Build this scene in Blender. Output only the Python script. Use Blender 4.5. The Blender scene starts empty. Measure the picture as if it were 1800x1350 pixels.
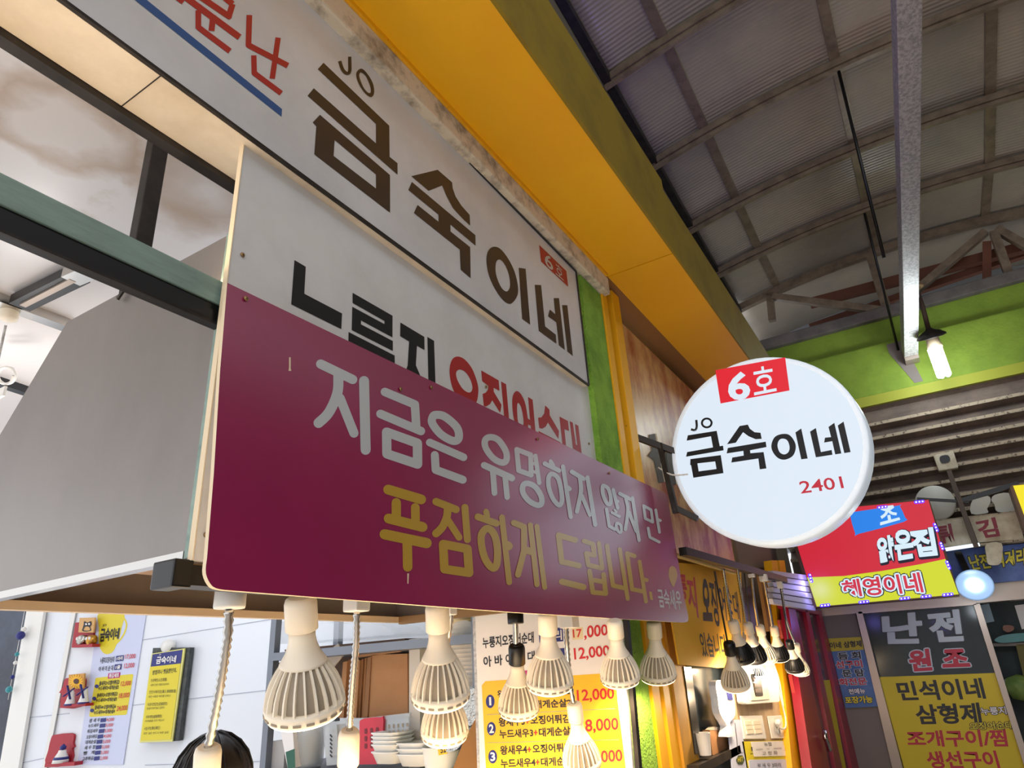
import bpy, bmesh, math, random
import numpy as np
from mathutils import Vector, Matrix
from mathutils.geometry import tessellate_polygon
random.seed(7)
SC = bpy.context.scene
COL = SC.collection
# ------------------------------------------------------------------ camera
YAW, PIT, ROL, FPX = 0.529350, 0.405606, -0.063945, 1165.56
CAM = Vector((0, 0, 1.6))
def _axes():
    cy, sy, cp, sp, cr, sr = math.cos(YAW), math.sin(YAW), math.cos(PIT), math.sin(PIT), math.cos(ROL), math.sin(ROL)
    f = Vector((-sy*cp, cy*cp, sp)); r = Vector((cy, sy, 0)); u = r.cross(f)
    return cr*r + sr*u, -sr*r + cr*u, f
RGT, UP, FWD = _axes()
cd = bpy.data.cameras.new('camera'); cam = bpy.data.objects.new('camera', cd); COL.objects.link(cam)
cd.sensor_width = 36; cd.lens = 36*FPX/1800; cd.clip_start = 0.02; cd.clip_end = 100
m = Matrix.Identity(4)
for i in range(3):
    m[i][0], m[i][1], m[i][2], m[i][3] = RGT[i], UP[i], -FWD[i], CAM[i]
cam.matrix_world = m
SC.camera = cam
# ------------------------------------------------------------------ light and exposure
w = bpy.data.worlds.new('evening_sky'); SC.world = w; w.use_nodes = True
WB = w.node_tree.nodes['Background']; WB.inputs[0].default_value = (0.93, 0.95, 1.0, 1); WB.inputs[1].default_value = 1.25
SC.view_settings.view_transform = 'Standard'; SC.view_settings.look = 'None'
SC.view_settings.exposure = 0.32; SC.view_settings.gamma = 1.0; SC.view_settings.use_curve_mapping = False
def lamp_light(name, kind, loc, energy, color, size=0.1, parent=None, rot=None, spot=None, sy=None):
    d = bpy.data.lights.new(name, kind); d.energy = energy; d.color = color
    if kind == 'AREA':
        d.size = size
        if sy: d.shape = 'RECTANGLE'; d.size_y = sy
    else: d.shadow_soft_size = size
    if spot: d.spot_size = spot; d.spot_blend = 0.6
    o = bpy.data.objects.new(name, d); COL.objects.link(o); o.location = loc
    if rot: o.rotation_euler = rot
    if parent: o.parent = parent
    return o
WARM = (1.0, 0.74, 0.46)
# ------------------------------------------------------------------ pixel -> plane
def ray(x, y): return RGT*((x-900)/FPX) - UP*((y-675)/FPX) + FWD
class Plane:
    def __init__(s, p, n):
        s.p = Vector(p); s.n = Vector(n).normalized()
        if (CAM - s.p).dot(s.n) < 0: s.n = -s.n
    def at(s, x, y, e=0.0):
        r = ray(x, y); t = (s.p + s.n*e - CAM).dot(s.n)/r.dot(s.n); return CAM + r*t
def PX(v): return Plane((v, 0, 1.6), (1, 0, 0))
def PY(v): return Plane((0, v, 1.6), (0, 1, 0))
def PZ(v): return Plane((0, 0, v), (0, 0, 1))
def ZD(x, y, t): return CAM + ray(x, y)*t
def crop(ox, oy, s): return lambda pts: [(ox + x/s, oy + y/s) for x, y in pts]
# ------------------------------------------------------------------ materials
def lin(c):
    def f(v):
        v /= 255.0
        return v/12.92 if v <= 0.04045 else ((v+0.055)/1.055)**2.4
    return (f(c[0]), f(c[1]), f(c[2]), 1)
MATS = {}
def mat(name, c, rough=0.5, metal=0.0, c2=None, nscale=8.0, lo=0.4, hi=0.65, bump=0.0, bscale=60.0, spec=0.5, emit=None, es=0.0, stretch=None, alpha=None, trans=0.0):
    if name in MATS: return MATS[name]
    M = bpy.data.materials.new(name); M.use_nodes = True; nt = M.node_tree; N = nt.nodes; L = nt.links
    b = N['Principled BSDF']; b.inputs['Base Color'].default_value = lin(c)
    b.inputs['Roughness'].default_value = rough; b.inputs['Metallic'].default_value = metal
    b.inputs['Specular IOR Level'].default_value = spec
    if trans: b.inputs['Transmission Weight'].default_value = trans
    if alpha is not None: b.inputs['Alpha'].default_value = alpha
    tc = None
    if c2 is not None or bump:
        tc = N.new('ShaderNodeTexCoord'); mp = N.new('ShaderNodeMapping'); L.new(tc.outputs['Object'], mp.inputs[0])
        if stretch: mp.inputs['Scale'].default_value = stretch
    if c2 is not None:
        nz = N.new('ShaderNodeTexNoise'); nz.inputs['Scale'].default_value = nscale; nz.inputs['Detail'].default_value = 6; nz.inputs['Roughness'].default_value = 0.65
        L.new(mp.outputs[0], nz.inputs['Vector'])
        rp = N.new('ShaderNodeValToRGB'); rp.color_ramp.elements[0].position = lo; rp.color_ramp.elements[1].position = hi
        rp.color_ramp.elements[0].color = lin(c); rp.color_ramp.elements[1].color = lin(c2)
        L.new(nz.outputs[0], rp.inputs[0]); L.new(rp.outputs[0], b.inputs['Base Color'])
    if bump:
        nb = N.new('ShaderNodeTexNoise'); nb.inputs['Scale'].default_value = bscale; nb.inputs['Detail'].default_value = 4
        L.new(mp.outputs[0], nb.inputs['Vector'])
        bp = N.new('ShaderNodeBump'); bp.inputs['Strength'].default_value = bump; bp.inputs['Distance'].default_value = 0.01
        L.new(nb.outputs[0], bp.inputs['Height']); L.new(bp.outputs[0], b.inputs['Normal'])
    if emit is not None:
        b.inputs['Emission Color'].default_value = lin(emit); b.inputs['Emission Strength'].default_value = es
    MATS[name] = M; return M
def emat(name, c, es=1.0): return mat(name, (12, 12, 12), 0.4, emit=c, es=es)
# ------------------------------------------------------------------ mesh helpers
WM = {}
def link(name, verts, faces, mt, parent=None, smooth=False, tagd=None, bev=0.0):
    """verts are world coordinates"""
    if parent is None:
        xs = [v[0] for v in verts]; ys = [v[1] for v in verts]; zs = [v[2] for v in verts]
        base = Matrix.Translation(((min(xs)+max(xs))/2, (min(ys)+max(ys))/2, min(zs)))
    else: base = WM[parent.name]
    inv = base.inverted()
    me = bpy.data.meshes.new(name); me.from_pydata([inv @ Vector(v) for v in verts], [], faces)
    bm = bmesh.new(); bm.from_mesh(me); bmesh.ops.recalc_face_normals(bm, faces=bm.faces)
    if bev > 0: bmesh.ops.bevel(bm, geom=[e for e in bm.edges if len(e.link_faces) == 2 and e.calc_face_angle(0) > 0.6], offset=bev, segments=2, affect='EDGES', profile=0.6)
    bm.to_mesh(me); bm.free()
    if smooth:
        for p in me.polygons: p.use_smooth = True
    o = bpy.data.objects.new(name, me); COL.objects.link(o)
    if mt: me.materials.append(mt)
    if parent is None: o.matrix_world = base
    else: o.parent = parent
    WM[o.name] = base.copy()
    if tagd: tag(o, *tagd)
    return o
def tag(o, label, cat, group=None, kind=None):
    o['label'] = label; o['category'] = cat
    if group: o['group'] = group
    if kind: o['kind'] = kind
    return o
def struct(o): o['kind'] = 'structure'; return o
def thing(name, label, cat, loc=(0, 0, 0), group=None, mtx=None):
    o = bpy.data.objects.new(name, None); COL.objects.link(o); o.empty_display_size = 0.05
    M4 = mtx or Matrix.Translation(loc); o.matrix_world = M4; WM[o.name] = M4.copy()
    return tag(o, label, cat, group)
def boxv(x, y, z):
    v = [(a, b, c) for a in x for b in y for c in z]
    f = [(0, 1, 3, 2), (4, 6, 7, 5), (0, 4, 5, 1), (2, 3, 7, 6), (0, 2, 6, 4), (1, 5, 7, 3)]
    return v, f
def box(name, x, y, z, mt, parent=None, bev=0.0, tagd=None):
    v, f = boxv(x, y, z); return link(name, v, f, mt, parent, bev=bev, tagd=tagd)
def boxes(name, lst, mt, parent=None, tagd=None):
    V, F = [], []
    for x, y, z in lst:
        v, f = boxv(x, y, z); n = len(V); V += v; F += [tuple(i+n for i in q) for q in f]
    return link(name, V, F, mt, parent, tagd=tagd)
def bar(a, b, w_, h_, up=Vector((0, 0, 1))):
    a, b = Vector(a), Vector(b); d = (b-a).normalized()
    s = d.cross(up)
    if s.length < 1e-4: s = d.cross(Vector((1, 0, 0)))
    s.normalize(); u = s.cross(d)
    V = [p + s*(i*w_/2) + u*(j*h_/2) for p in (a, b) for i, j in ((-1, -1), (1, -1), (1, 1), (-1, 1))]
    F = [(0, 1, 2, 3), (4, 7, 6, 5)] + [(i, (i+1) % 4+0, (i+1) % 4+4, i+4) for i in range(4)]
    return V, F
def beam(name, a, b, w_, h_, mt, parent=None, tagd=None, bev=0.0):
    V, F = bar(a, b, w_, h_); return link(name, V, F, mt, parent, tagd=tagd, bev=bev)
def tubev(pts, r, n=10):
    pts = [Vector(p) for p in pts]; V, F = [], []
    rs = r if isinstance(r, (list, tuple)) else [r]*len(pts)
    side = None
    for i, p in enumerate(pts):
        d = (pts[min(i+1, len(pts)-1)] - pts[max(i-1, 0)]).normalized()
        if side is None:
            side = d.cross(Vector((0.3, 0.9, 0.2)))
            if side.length < 1e-3: side = d.cross(Vector((1, 0, 0)))
        side = (side - d*side.dot(d)).normalized(); up = d.cross(side)
        for k in range(n):
            a = 2*math.pi*k/n; V.append(p + (side*math.cos(a) + up*math.sin(a))*rs[i])
        if i:
            q = (i-1)*n
            for k in range(n): F.append((q+k, q+(k+1) % n, q+n+(k+1) % n, q+n+k))
    F.append(tuple(range(n))); F.append(tuple(reversed(range((len(pts)-1)*n, len(pts)*n))))
    return V, F
def tube(name, pts, r, mt, parent=None, n=10, tagd=None):
    V, F = tubev(pts, r, n); return link(name, V, F, mt, parent, smooth=True, tagd=tagd)
def smooth_path(pts, k=5, closed=False):
    P = [np.array(p, float) for p in pts]; n = len(P); out = []
    for i in range(n if closed else n-1):
        p0 = P[(i-1) % n] if closed or i > 0 else P[i]; p1 = P[i]; p2 = P[(i+1) % n]; p3 = P[(i+2) % n] if closed or i+2 < n else P[min(i+1, n-1)]
        for j in range(k):
            t = j/k; out.append(tuple(0.5*((2*p1)+(-p0+p2)*t+(2*p0-5*p1+4*p2-p3)*t*t+(-p0+3*p1-3*p2+p3)*t**3)))
    if not closed: out.append(tuple(P[-1]))
    return out
def lathe(name, prof, mt, parent, org, axis=(0, 0, 1), n=28, smooth=True, tagd=None):
    """prof: (radius, height) pairs"""
    org = Vector(org); z = Vector(axis).normalized(); x = z.cross(Vector((0.2, 1, 0.1))).normalized(); y = z.cross(x)
    V, F = [], []
    for i, (r, h) in enumerate(prof):
        for k in range(n):
            a = 2*math.pi*k/n; V.append(org + z*h + (x*math.cos(a) + y*math.sin(a))*max(r, 1e-5))
        if i:
            q = (i-1)*n
            for k in range(n): F.append((q+k, q+(k+1) % n, q+n+(k+1) % n, q+n+k))
    F.append(tuple(reversed(range(n)))); F.append(tuple(range((len(prof)-1)*n, len(prof)*n)))
    return link(name, V, F, mt, parent, smooth=smooth, tagd=tagd)
def slab(name, pl, px, thick, mt, parent=None, e=0.0, tagd=None, bev=0.0):
    """outline traced on a plane, given a real thickness away from the viewer side"""
    fr = [pl.at(x, y, e) for x, y in px]; bk = [p - pl.n*thick for p in fr]; n = len(fr)
    tri = tessellate_polygon([fr])
    V = fr + bk; F = [tuple(t) for t in tri] + [tuple(n+i for i in reversed(t)) for t in tri] if n > 4 else [tuple(range(n)), tuple(reversed(range(n, 2*n)))]
    F += [(i, (i+1) % n, n+(i+1) % n, n+i) for i in range(n)]
    return link(name, V, F, mt, parent, tagd=tagd, bev=bev)
def slab3(name, pts, nrm, thick, mt, parent=None, tagd=None):
    fr = [Vector(p) for p in pts]; nrm = Vector(nrm).normalized(); bk = [p - nrm*thick for p in fr]; n = len(fr)
    tri = tessellate_polygon([fr]); V = fr+bk
    F = [tuple(t) for t in tri] + [tuple(n+i for i in reversed(t)) for t in tri] + [(i, (i+1) % n, n+(i+1) % n, n+i) for i in range(n)]
    return link(name, V, F, mt, parent, tagd=tagd)
# flat lettering: shapes are drawn as outlines / strokes on the sign's own plane
def P_(pts, *holes): return ('p', pts, holes)
def S_(pts, w_, closed=False, sm=False, cap=True): return ('s', smooth_path(pts, 5, closed) if sm else pts, w_, closed, cap)
def R_(outer, inner): return ('p', smooth_path(outer, 5, True), [smooth_path(inner, 5, True)])
def T_(s, quad, wt=0.025): return ('t', s, quad, wt) if wt <= 0.035 else ('t', s, quad, 0.03, wt-0.03)
FC = bpy.data.curves.new('glyphs', 'FONT'); FC.resolution_u = 3; FO = bpy.data.objects.new('glyphs', FC); COL.objects.link(FO)
GC = {}
def glyphs(s, wt):
    if (s, wt) not in GC:
        FC.body = s; FC.offset = wt; bpy.context.view_layer.update()
        me = bpy.data.meshes.new_from_object(FO.evaluated_get(bpy.context.evaluated_depsgraph_get()))
        v = np.array([q.co[:2] for q in me.vertices]); f = [tuple(p.vertices) for p in me.polygons]; bpy.data.meshes.remove(me)
        GC[(s, wt)] = (v, f)
    return GC[(s, wt)]
def decal(name, pl, shapes, mt, parent, e=0.0015, cr=None, label=None, kind=None):
    if len(shapes) > 1 and all(s_[0] == "t" for s_ in shapes):
        return [decal(name, pl, [s_], mt, parent, e, cr, label, kind) for s_ in shapes][0]
    V, F = [], []; k = 0
    def add(pts, faces):
        nonlocal k
        n = len(V); ee = (e*0.45 if e < 0.004 else e) + 2e-6*k; k += 1
        V.extend(pl.at(x, y, ee) for x, y in pts); F.extend(tuple(i+n for i in f) for f in faces)
    for sh in shapes:
        if sh[0] == 'p':
            loops = [sh[1]] + list(sh[2])
            if cr: loops = [cr(l) for l in loops]
            tri = tessellate_polygon([[Vector((x, y, 0)) for x, y in l] for l in loops])
            add([q for l in loops for q in l], [tuple(t) for t in tri])
        elif sh[0] == 's':
            pts, w_, closed, cap = sh[1:]
            seg = list(zip(pts, pts[1:] + pts[:1])) if closed else list(zip(pts, pts[1:]))
            for (x0, y0), (x1, y1) in seg:
                dx, dy = x1-x0, y1-y0; L = math.hypot(dx, dy) or 1; nx, ny = -dy/L*w_/2, dx/L*w_/2
                q = [(x0+nx, y0+ny), (x1+nx, y1+ny), (x1-nx, y1-ny), (x0-nx, y0-ny)]
                add(cr(q) if cr else q, [(0, 1, 2, 3)])
            if cap:
                for x, y in pts:
                    q = [(x+math.cos(a*math.pi/7)*w_/2, y+math.sin(a*math.pi/7)*w_/2) for a in range(14)]
                    add(cr(q) if cr else q, [tuple(range(14))])
        else:
            s, quad, wt = sh[1:4]; rad = sh[4] if len(sh) > 4 else 0
            v, f = glyphs(s, wt); v0 = glyphs(s, 0.0)[0]; lo = v0.min(0); hi = v0.max(0)
            tl, tr, br, bl = [np.array(q, float) for q in (cr(quad) if cr else quad)]
            for off in ([(0, 0)] + [(rad*math.cos(g*math.pi/4), rad*math.sin(g*math.pi/4)) for g in range(8)] if rad else [(0, 0)]):
                u = (v+np.array(off)-lo)/np.maximum(hi-lo, 1e-6)
                a = u[:, :1]; b_ = u[:, 1:]
                pts = bl*(1-a)*(1-b_) + br*a*(1-b_) + tl*(1-a)*b_ + tr*a*b_
                add([tuple(p) for p in pts], f)
    o = link(name, V, F, mt, parent)
    if label: o['label'] = label
    if kind: o['kind'] = kind
    return o
def rect(x0, y0, x1, y1): return [(x0, y0), (x1, y0), (x1, y1), (x0, y1)]
# ------------------------------------------------------------------ palette
m_white = mat('sign_white', (222, 220, 218), 0.35, c2=(206, 204, 202), nscale=3, bump=0.02, bscale=8)
m_panel = mat('panel_white', (224, 221, 216), 0.42, c2=(212, 208, 203), nscale=4)
m_cream = mat('cream_board_edge', (236, 214, 178), 0.6)
m_fascia = mat('cream_underside', (226, 212, 192), 0.5, c2=(206, 190, 168), nscale=5, bump=0.03, bscale=12)
m_dark = mat('dark_steel', (48, 44, 42), 0.45, 0.6, c2=(66, 60, 56), nscale=12)
m_black = mat('black_plastic', (16, 15, 15), 0.35)
m_purple = mat('purple_vinyl', (152, 28, 80), 0.26, c2=(144, 26, 76), nscale=3, spec=0.9)
m_purple.node_tree.nodes['Principled BSDF'].inputs['Coat Weight'].default_value = 0.7; m_purple.node_tree.nodes['Principled BSDF'].inputs['Coat Roughness'].default_value = 0.28
m_wlet = mat('white_vinyl', (196, 198, 196), 0.26)
m_ylet = mat('yellow_vinyl', (190, 152, 52), 0.26)
for _m in (m_wlet, m_ylet): _m.node_tree.nodes['Principled BSDF'].inputs['Coat Weight'].default_value = 0.6; _m.node_tree.nodes['Principled BSDF'].inputs['Coat Roughness'].default_value = 0.28
m_warmblk = mat('warm_lit_black_vinyl', (62, 46, 32), 0.4)  # black letters; reflections of the warm lamps put into the brown
m_blet = mat('black_vinyl', (22, 21, 21), 0.4)
m_red = mat('red_vinyl', (176, 40, 38), 0.4)
m_blue = mat('blue_vinyl', (38, 84, 142), 0.4)
m_conc = mat('rough_concrete', (224, 212, 190), 0.9, c2=(104, 90, 74), nscale=16, lo=0.46, hi=0.74, bump=0.12, bscale=90)
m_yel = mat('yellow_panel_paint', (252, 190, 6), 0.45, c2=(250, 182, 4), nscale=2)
m_olive = mat('shaded_weathered_yellow', (150, 124, 14), 0.6, c2=(120, 96, 16), nscale=5, lo=0.45, hi=0.75)  # stained yellow paint; street-side shade put into the olive tone
m_yfr = mat('yellow_frame_paint', (244, 178, 16), 0.5, c2=(150, 100, 20), nscale=40, lo=0.66, hi=0.75)
m_green = mat('green_stucco', (146, 192, 66), 0.9, c2=(112, 158, 50), nscale=9, bump=1.0, bscale=120)
m_gbeam = mat('green_wall_paint', (134, 160, 50), 0.75, c2=(118, 144, 42), nscale=4, bump=0.35, bscale=50)
m_lime = mat('lime_edge_paint', (158, 162, 50), 0.7)
m_ss = mat('stainless_brushed', (150, 143, 138), 0.42, 0.7, c2=(138, 132, 127), nscale=2, stretch=(1, 1, 0.5), bump=0.03, bscale=30)
m_ssi = mat('hood_inside', (150, 118, 80), 0.5, 0.5)
m_gsteel = mat('grey_green_steel', (146, 168, 156), 0.5, 0.2, c2=(122, 142, 132), nscale=30, stretch=(1, 0.15, 1))
m_galv = mat('galvanised_steel', (206, 204, 200), 0.45, 0.35, c2=(164, 162, 160), nscale=60, lo=0.42, hi=0.6)
m_roofbar = mat('roof_steel_paint', (148, 130, 108), 0.35, 0.2, c2=(116, 100, 84), nscale=10)
m_rust = mat('rusty_beam', (116, 70, 50), 0.7)
m_capg = mat('grey_cap', (120, 112, 106), 0.7, c2=(96, 90, 86), nscale=6)
m_slat = mat('brown_grey_slats', (128, 112, 100), 0.6, c2=(104, 92, 84), nscale=8)
m_crust = mat('peeling_cream_edge', (176, 160, 136), 0.9, c2=(88, 78, 68), nscale=50, lo=0.55, hi=0.62)
m_ceil = mat('stained_white_ceiling', (226, 220, 217), 0.3, c2=(186, 160, 130), nscale=2.3, lo=0.62, hi=0.8)
m_tile = mat('white_wall_panel', (232, 236, 242), 0.3)
m_pl = mat('ivory_plastic', (248, 234, 210), 0.38)
m_plw = mat('white_plastic', (238, 236, 230), 0.4)
m_fin = mat('white_fins', (248, 236, 214), 0.45)
m_core = mat('recess_shade', (152, 138, 118), 0.6)  # darker than the fins: shade of the grooves put into the colour
m_finb = mat('black_fins', (26, 25, 27), 0.4)
m_chrome = mat('chrome', (200, 196, 190), 0.22, 1.0)
m_lens = emat('warm_lens', (255, 232, 190), 4.5)
m_lensc = emat('cool_lens', (215, 236, 255), 9.0)
m_floor = mat('floor_concrete', (196, 190, 182), 0.7, c2=(170, 165, 158), nscale=4)
m_cfl = emat('cfl_tubes', (236, 248, 255), 16.0)
m_face = emat('backlit_white', (222, 234, 246), 0.8)
m_tag = mat('wood_brown', (150, 104, 50), 0.7)
m_card = mat('cardboard', (176, 128, 84), 0.8, c2=(164, 116, 74), nscale=3)
m_card2 = mat('dark_cardboard', (92, 66, 46), 0.8)
m_foam = mat('white_foam', (240, 240, 236), 0.5)
m_foil = mat('crumpled_foil', (190, 188, 180), 0.18, 1.0, bump=1.0, bscale=45)
m_film = mat('clear_film', (225, 230, 235), 0.15, bump=0.8, bscale=35, alpha=0.22)
m_trl = mat('translucent_plastic', (214, 220, 222), 0.3, alpha=0.4)
m_pink = mat('red_plastic', (206, 40, 62), 0.4)
m_navy = mat('navy_print', (36, 42, 120), 0.45)
m_rprint = mat('red_print', (206, 38, 40), 0.45)
m_kprint = mat('black_print', (34, 32, 36), 0.5)
m_yprint = mat('yellow_print', (246, 190, 36), 0.45)
m_lyel = mat('lemon_print', (226, 208, 44), 0.45)
m_mag = mat('magenta_print', (190, 40, 120), 0.45)
m_paper = mat('white_print', (236, 232, 228), 0.45)
m_lbl = mat('pale_blue_print', (206, 212, 238), 0.4)
m_redw = mat('red_wood', (176, 30, 34), 0.5)
m_reddoor = mat('red_door_paint', (160, 24, 52), 0.35)
m_glass = mat('dark_door_glass', (30, 40, 40), 0.16, spec=0.25, c2=(18, 24, 24), nscale=3)
m_beige = mat('beige_wood_board', (198, 172, 138), 0.7, c2=(182, 154, 120), nscale=12, stretch=(1, 1, 0.2))
m_sstrim = mat('stainless_trim', (176, 160, 146), 0.4, 0.5)
m_stone = mat('grey_metal_panel', (124, 114, 106), 0.6)
m_hair = mat('black_hair', (18, 15, 15), 0.42, c2=(34, 28, 26), nscale=30, stretch=(1, 1, 0.1))
m_skin = mat('skin', (214, 168, 140), 0.5)
m_cloth = mat('dark_shirt', (52, 56, 70), 0.8)
m_trous = mat('dark_trousers', (34, 34, 40), 0.85)
m_cfoam = mat('cream_foam_board', (206, 196, 172), 0.8, c2=(180, 166, 140), nscale=14)
# ================================================================== SETTING
struct(box('floor', (-5, 3.5), (-3.5, 8), (-0.1, 0), m_floor))
XS, XW = -0.80, -0.82
pS, pW = PX(XS), PX(XW)
# green pier at the end of the stall and the wall above
struct(box('wall_pier', (-1.0, -0.80), (1.905, 2.075), (1.95, 2.89), m_green))
struct(box('wall_pier', (-1.3, -0.96), (1.91, 2.465), (0, 1.95), m_green))
struct(box('wall_left', (-1.2, -0.96), (-1.2, 6.05), (2.96, 5.2), mat('upper_wall_paint', (120, 112, 96), 0.8)))
# concrete lintel between sign and canopy
struct(box('trim_1', (-0.95, -0.772), (-0.9, 2.11), (2.895, 2.968), m_conc, bev=0.006))
struct(box('wall_right', (2.45, 2.6), (-1.2, 6.3), (0, 4.4), mat('opposite_shops', (92, 82, 72), 0.7, c2=(64, 58, 52), nscale=2)))
# roof ---------------------------------------------------------------
RS = 1.9
def roof_z(x, y):
    X, Y = x/RS, y/RS
    zc = 3.375 - 0.108*(Y-2) + (0.045*max(0, Y-2.77)/0.41)
    return 1.6 + RS*(zc - 0.144*(X-0.25)**2 - 1.6)
AY = [RS*v for v in (0.345, 0.755, 1.165, 1.586, 1.997, 2.409, 2.772, 3.18)]
m_poly = mat('ribbed_polycarbonate', (182, 168, 148), 0.3, c2=(160, 150, 136), nscale=1.5, spec=0.6)
nt = m_poly.node_tree; wv = nt.nodes.new('ShaderNodeTexWave'); wv.bands_direction = 'Y'; wv.inputs['Scale'].default_value = 11
tcn = nt.nodes.new('ShaderNodeTexCoord'); nt.links.new(tcn.outputs['Object'], wv.inputs['Vector'])
bpn = nt.nodes.new('ShaderNodeBump'); bpn.inputs['Strength'].default_value = 0.22; bpn.inputs['Distance'].default_value = 0.02
nt.links.new(wv.outputs['Fac'], bpn.inputs['Height']); nt.links.new(bpn.outputs[0], nt.nodes['Principled BSDF'].inputs['Normal'])
xs = [-0.955 + 0.12*i for i in range(30)]
V, F = [], []
for y in AY + [AY[-1]+1.2]:
    for x in xs: V.append((x, y, roof_z(x, y) + 0.075))
for j in range(len(AY)):
    for i in range(len(xs)-1):
        a = j*len(xs)+i; F.append((a, a+1, a+1+len(xs), a+len(xs)))
rf = struct(link('ceiling_roof', V, F, m_poly, smooth=True))
sm = rf.modifiers.new('thick', 'SOLIDIFY'); sm.thickness = 0.02; sm.offset = 1
names = ['nearest the camera overhead', 'above the near yellow canopy', 'second from the near end', 'crossing above the top of the dark canopy edge', 'whose left foot meets the canopy seam side', 'fourth from the end truss', 'second from the end truss', 'forming the top of the end truss']
for k, y in enumerate(AY):
    if k == 7: break
    t = thing('roof_arch', 'brown steel arch under the ribbed roof, ' + ['outermost one beyond the top of the photo', 'second one beyond the top of the photo', 'just out of the top of the photo', 'topmost of those crossing the photo', 'second from the top, meeting the steel cable', 'third from the top of the photo', 'lowest before the end truss'][k], 'roof arch', (xs[0], y, roof_z(xs[0], y)), 'curved steel arches of the roof')
    for nm, w_, z0, z1 in (('tube', 0.05, 0.0, 0.05), ('lower_rail', 0.028, -0.032, -0.004)):
        V, F = [], []
        for i, x in enumerate(xs):
            z = roof_z(x, y); V += [(x, y-w_/2, z+z0), (x, y+w_/2, z+z0), (x, y+w_/2, z+z1), (x, y-w_/2, z+z1)]
            if i:
                q = 4*(i-1); F += [(q+j, q+(j+1) % 4, q+4+(j+1) % 4, q+4+j) for j in range(4)]
        F += [(0, 1, 2, 3), tuple(4*(len(xs)-1)+j for j in (3, 2, 1, 0))]
        link(nm, V, F, m_roofbar, t)
for k, (x, lb) in enumerate(((-0.55, 'left one beside the yellow canopy'), (0.31, 'middle one where the cable is tied'), (1.14, 'right one at the edge of the photo'))):
    V, F = [], []
    for i, y in enumerate(AY):
        z = roof_z(x, y)+0.048; V += [(x-0.03, y, z), (x+0.03, y, z), (x+0.03, y, z+0.03), (x-0.03, y, z+0.03)]
        if i:
            q = 4*(i-1); F += [(q+j, q+(j+1) % 4, q+4+(j+1) % 4, q+4+j) for j in range(4)]
    F += [(0, 1, 2, 3), tuple(4*(len(AY)-1)+j for j in (3, 2, 1, 0))]
    link('roof_purlin', V, F, m_roofbar, tagd=('long brown steel purlin along the roof, ' + lb, 'roof purlin', 'long purlins of the roof'))
link('roof_edge_gutter', *boxv((-0.955, -0.90), (0.6, 6.0), (4.1, 4.14)), mt=m_dark) if False else None
beam('roof_edge_rail', (-0.93, 0.6, roof_z(-0.93, 0.6)), (-0.93, 6.0, roof_z(-0.93, 6.0)-0.03), 0.05, 0.06, m_dark, tagd=('dark steel edge rail of the roof along the yellow canopy', 'edge rail'))
# end truss
EY = 5.95; pE = PY(EY); YT = AY[-1]; pT = PY(YT)
ct = crop(950, 0, 2.109)
tr = thing('roof_truss', 'brown steel truss of slanting bars standing on the end wall', 'truss', (0.3, YT, 4.1))
V, F = [], []
for i, x in enumerate(xs):
    z = roof_z(x, YT); V += [(x, YT-0.03, z-0.02), (x, YT+0.03, z-0.02), (x, YT+0.03, z+0.05), (x, YT-0.03, z+0.05)]
    if i:
        q = 4*(i-1); F += [(q+j, q+(j+1) % 4, q+4+(j+1) % 4, q+4+j) for j in range(4)]
F += [(0, 1, 2, 3), tuple(4*(len(xs)-1)+j for j in (3, 2, 1, 0))]
link('top_chord', V, F, m_roofbar, tr)
def tbar(nm, a, b, w_, mt, dy=0.0):
    a, b = ct([a, b]); p = PY(YT+dy); beam(nm, p.at(*a), p.at(*b), w_, w_, mt, tr)
tbar('web_bar', (1222, 945), (1290, 1165), 0.07, m_roofbar); tbar('web_bar', (1650, 860), (1290, 1165), 0.06, m_roofbar, 0.02)
tbar('web_bar', (1680, 860), (1745, 1040), 0.06, m_roofbar); tbar('web_bar', (1690, 850), (1850, 940), 0.06, m_roofbar, 0.02)
tbar('web_bar', (860, 1100), (1290, 1155), 0.06, m_roofbar, -0.02); tbar('web_bar', (850, 1090), (860, 1190), 0.06, m_roofbar)
tbar('web_bar', (1655, 900), (1655, 1060), 0.06, m_rust, 0.08)
tbar('bottom_chord', (1000, 1125), (1900, 890), 0.08, m_rust, 0.22); tbar('bottom_chord', (1000, 1215), (1900, 905), 0.06, m_rust, 0.3)
# end wall -----------------------------------------------------------
def zE(px): return pE.at(*px).z
Zcap1 = pE.at(1640, 521).z; Zcap0 = pE.at(1640, 531).z; Zm = pE.at(1640, 580).z; Zl0 = pE.at(1640, 690).z; Zlime = pE.at(1640, 672).z
XE0, XE1 = -0.95, 2.3
struct(box('wall_back', (XE0, XE1), (EY+0.09, EY+0.3), (Zm-0.1, Zcap0), m_gbeam))
struct(box('trim_cap', (XE0, XE1), (EY+0.03, EY+0.36), (Zcap0, Zcap0+0.10), m_capg, bev=0.01))
struct(box('wall_back_beam', (XE0, XE1), (EY, EY+0.3), (Zlime, Zm), m_gbeam, bev=0.012))
struct(box('trim_lime_edge', (XE0, XE1), (EY-0.012, EY+0.3), (Zl0, Zlime), m_lime))
struct(box('wall_behind', (-1.2, 2.6), (7.15, 7.25), (2.5, 5.3), mat('far_roof_sheet', (150, 152, 158), 0.6)))
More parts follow.
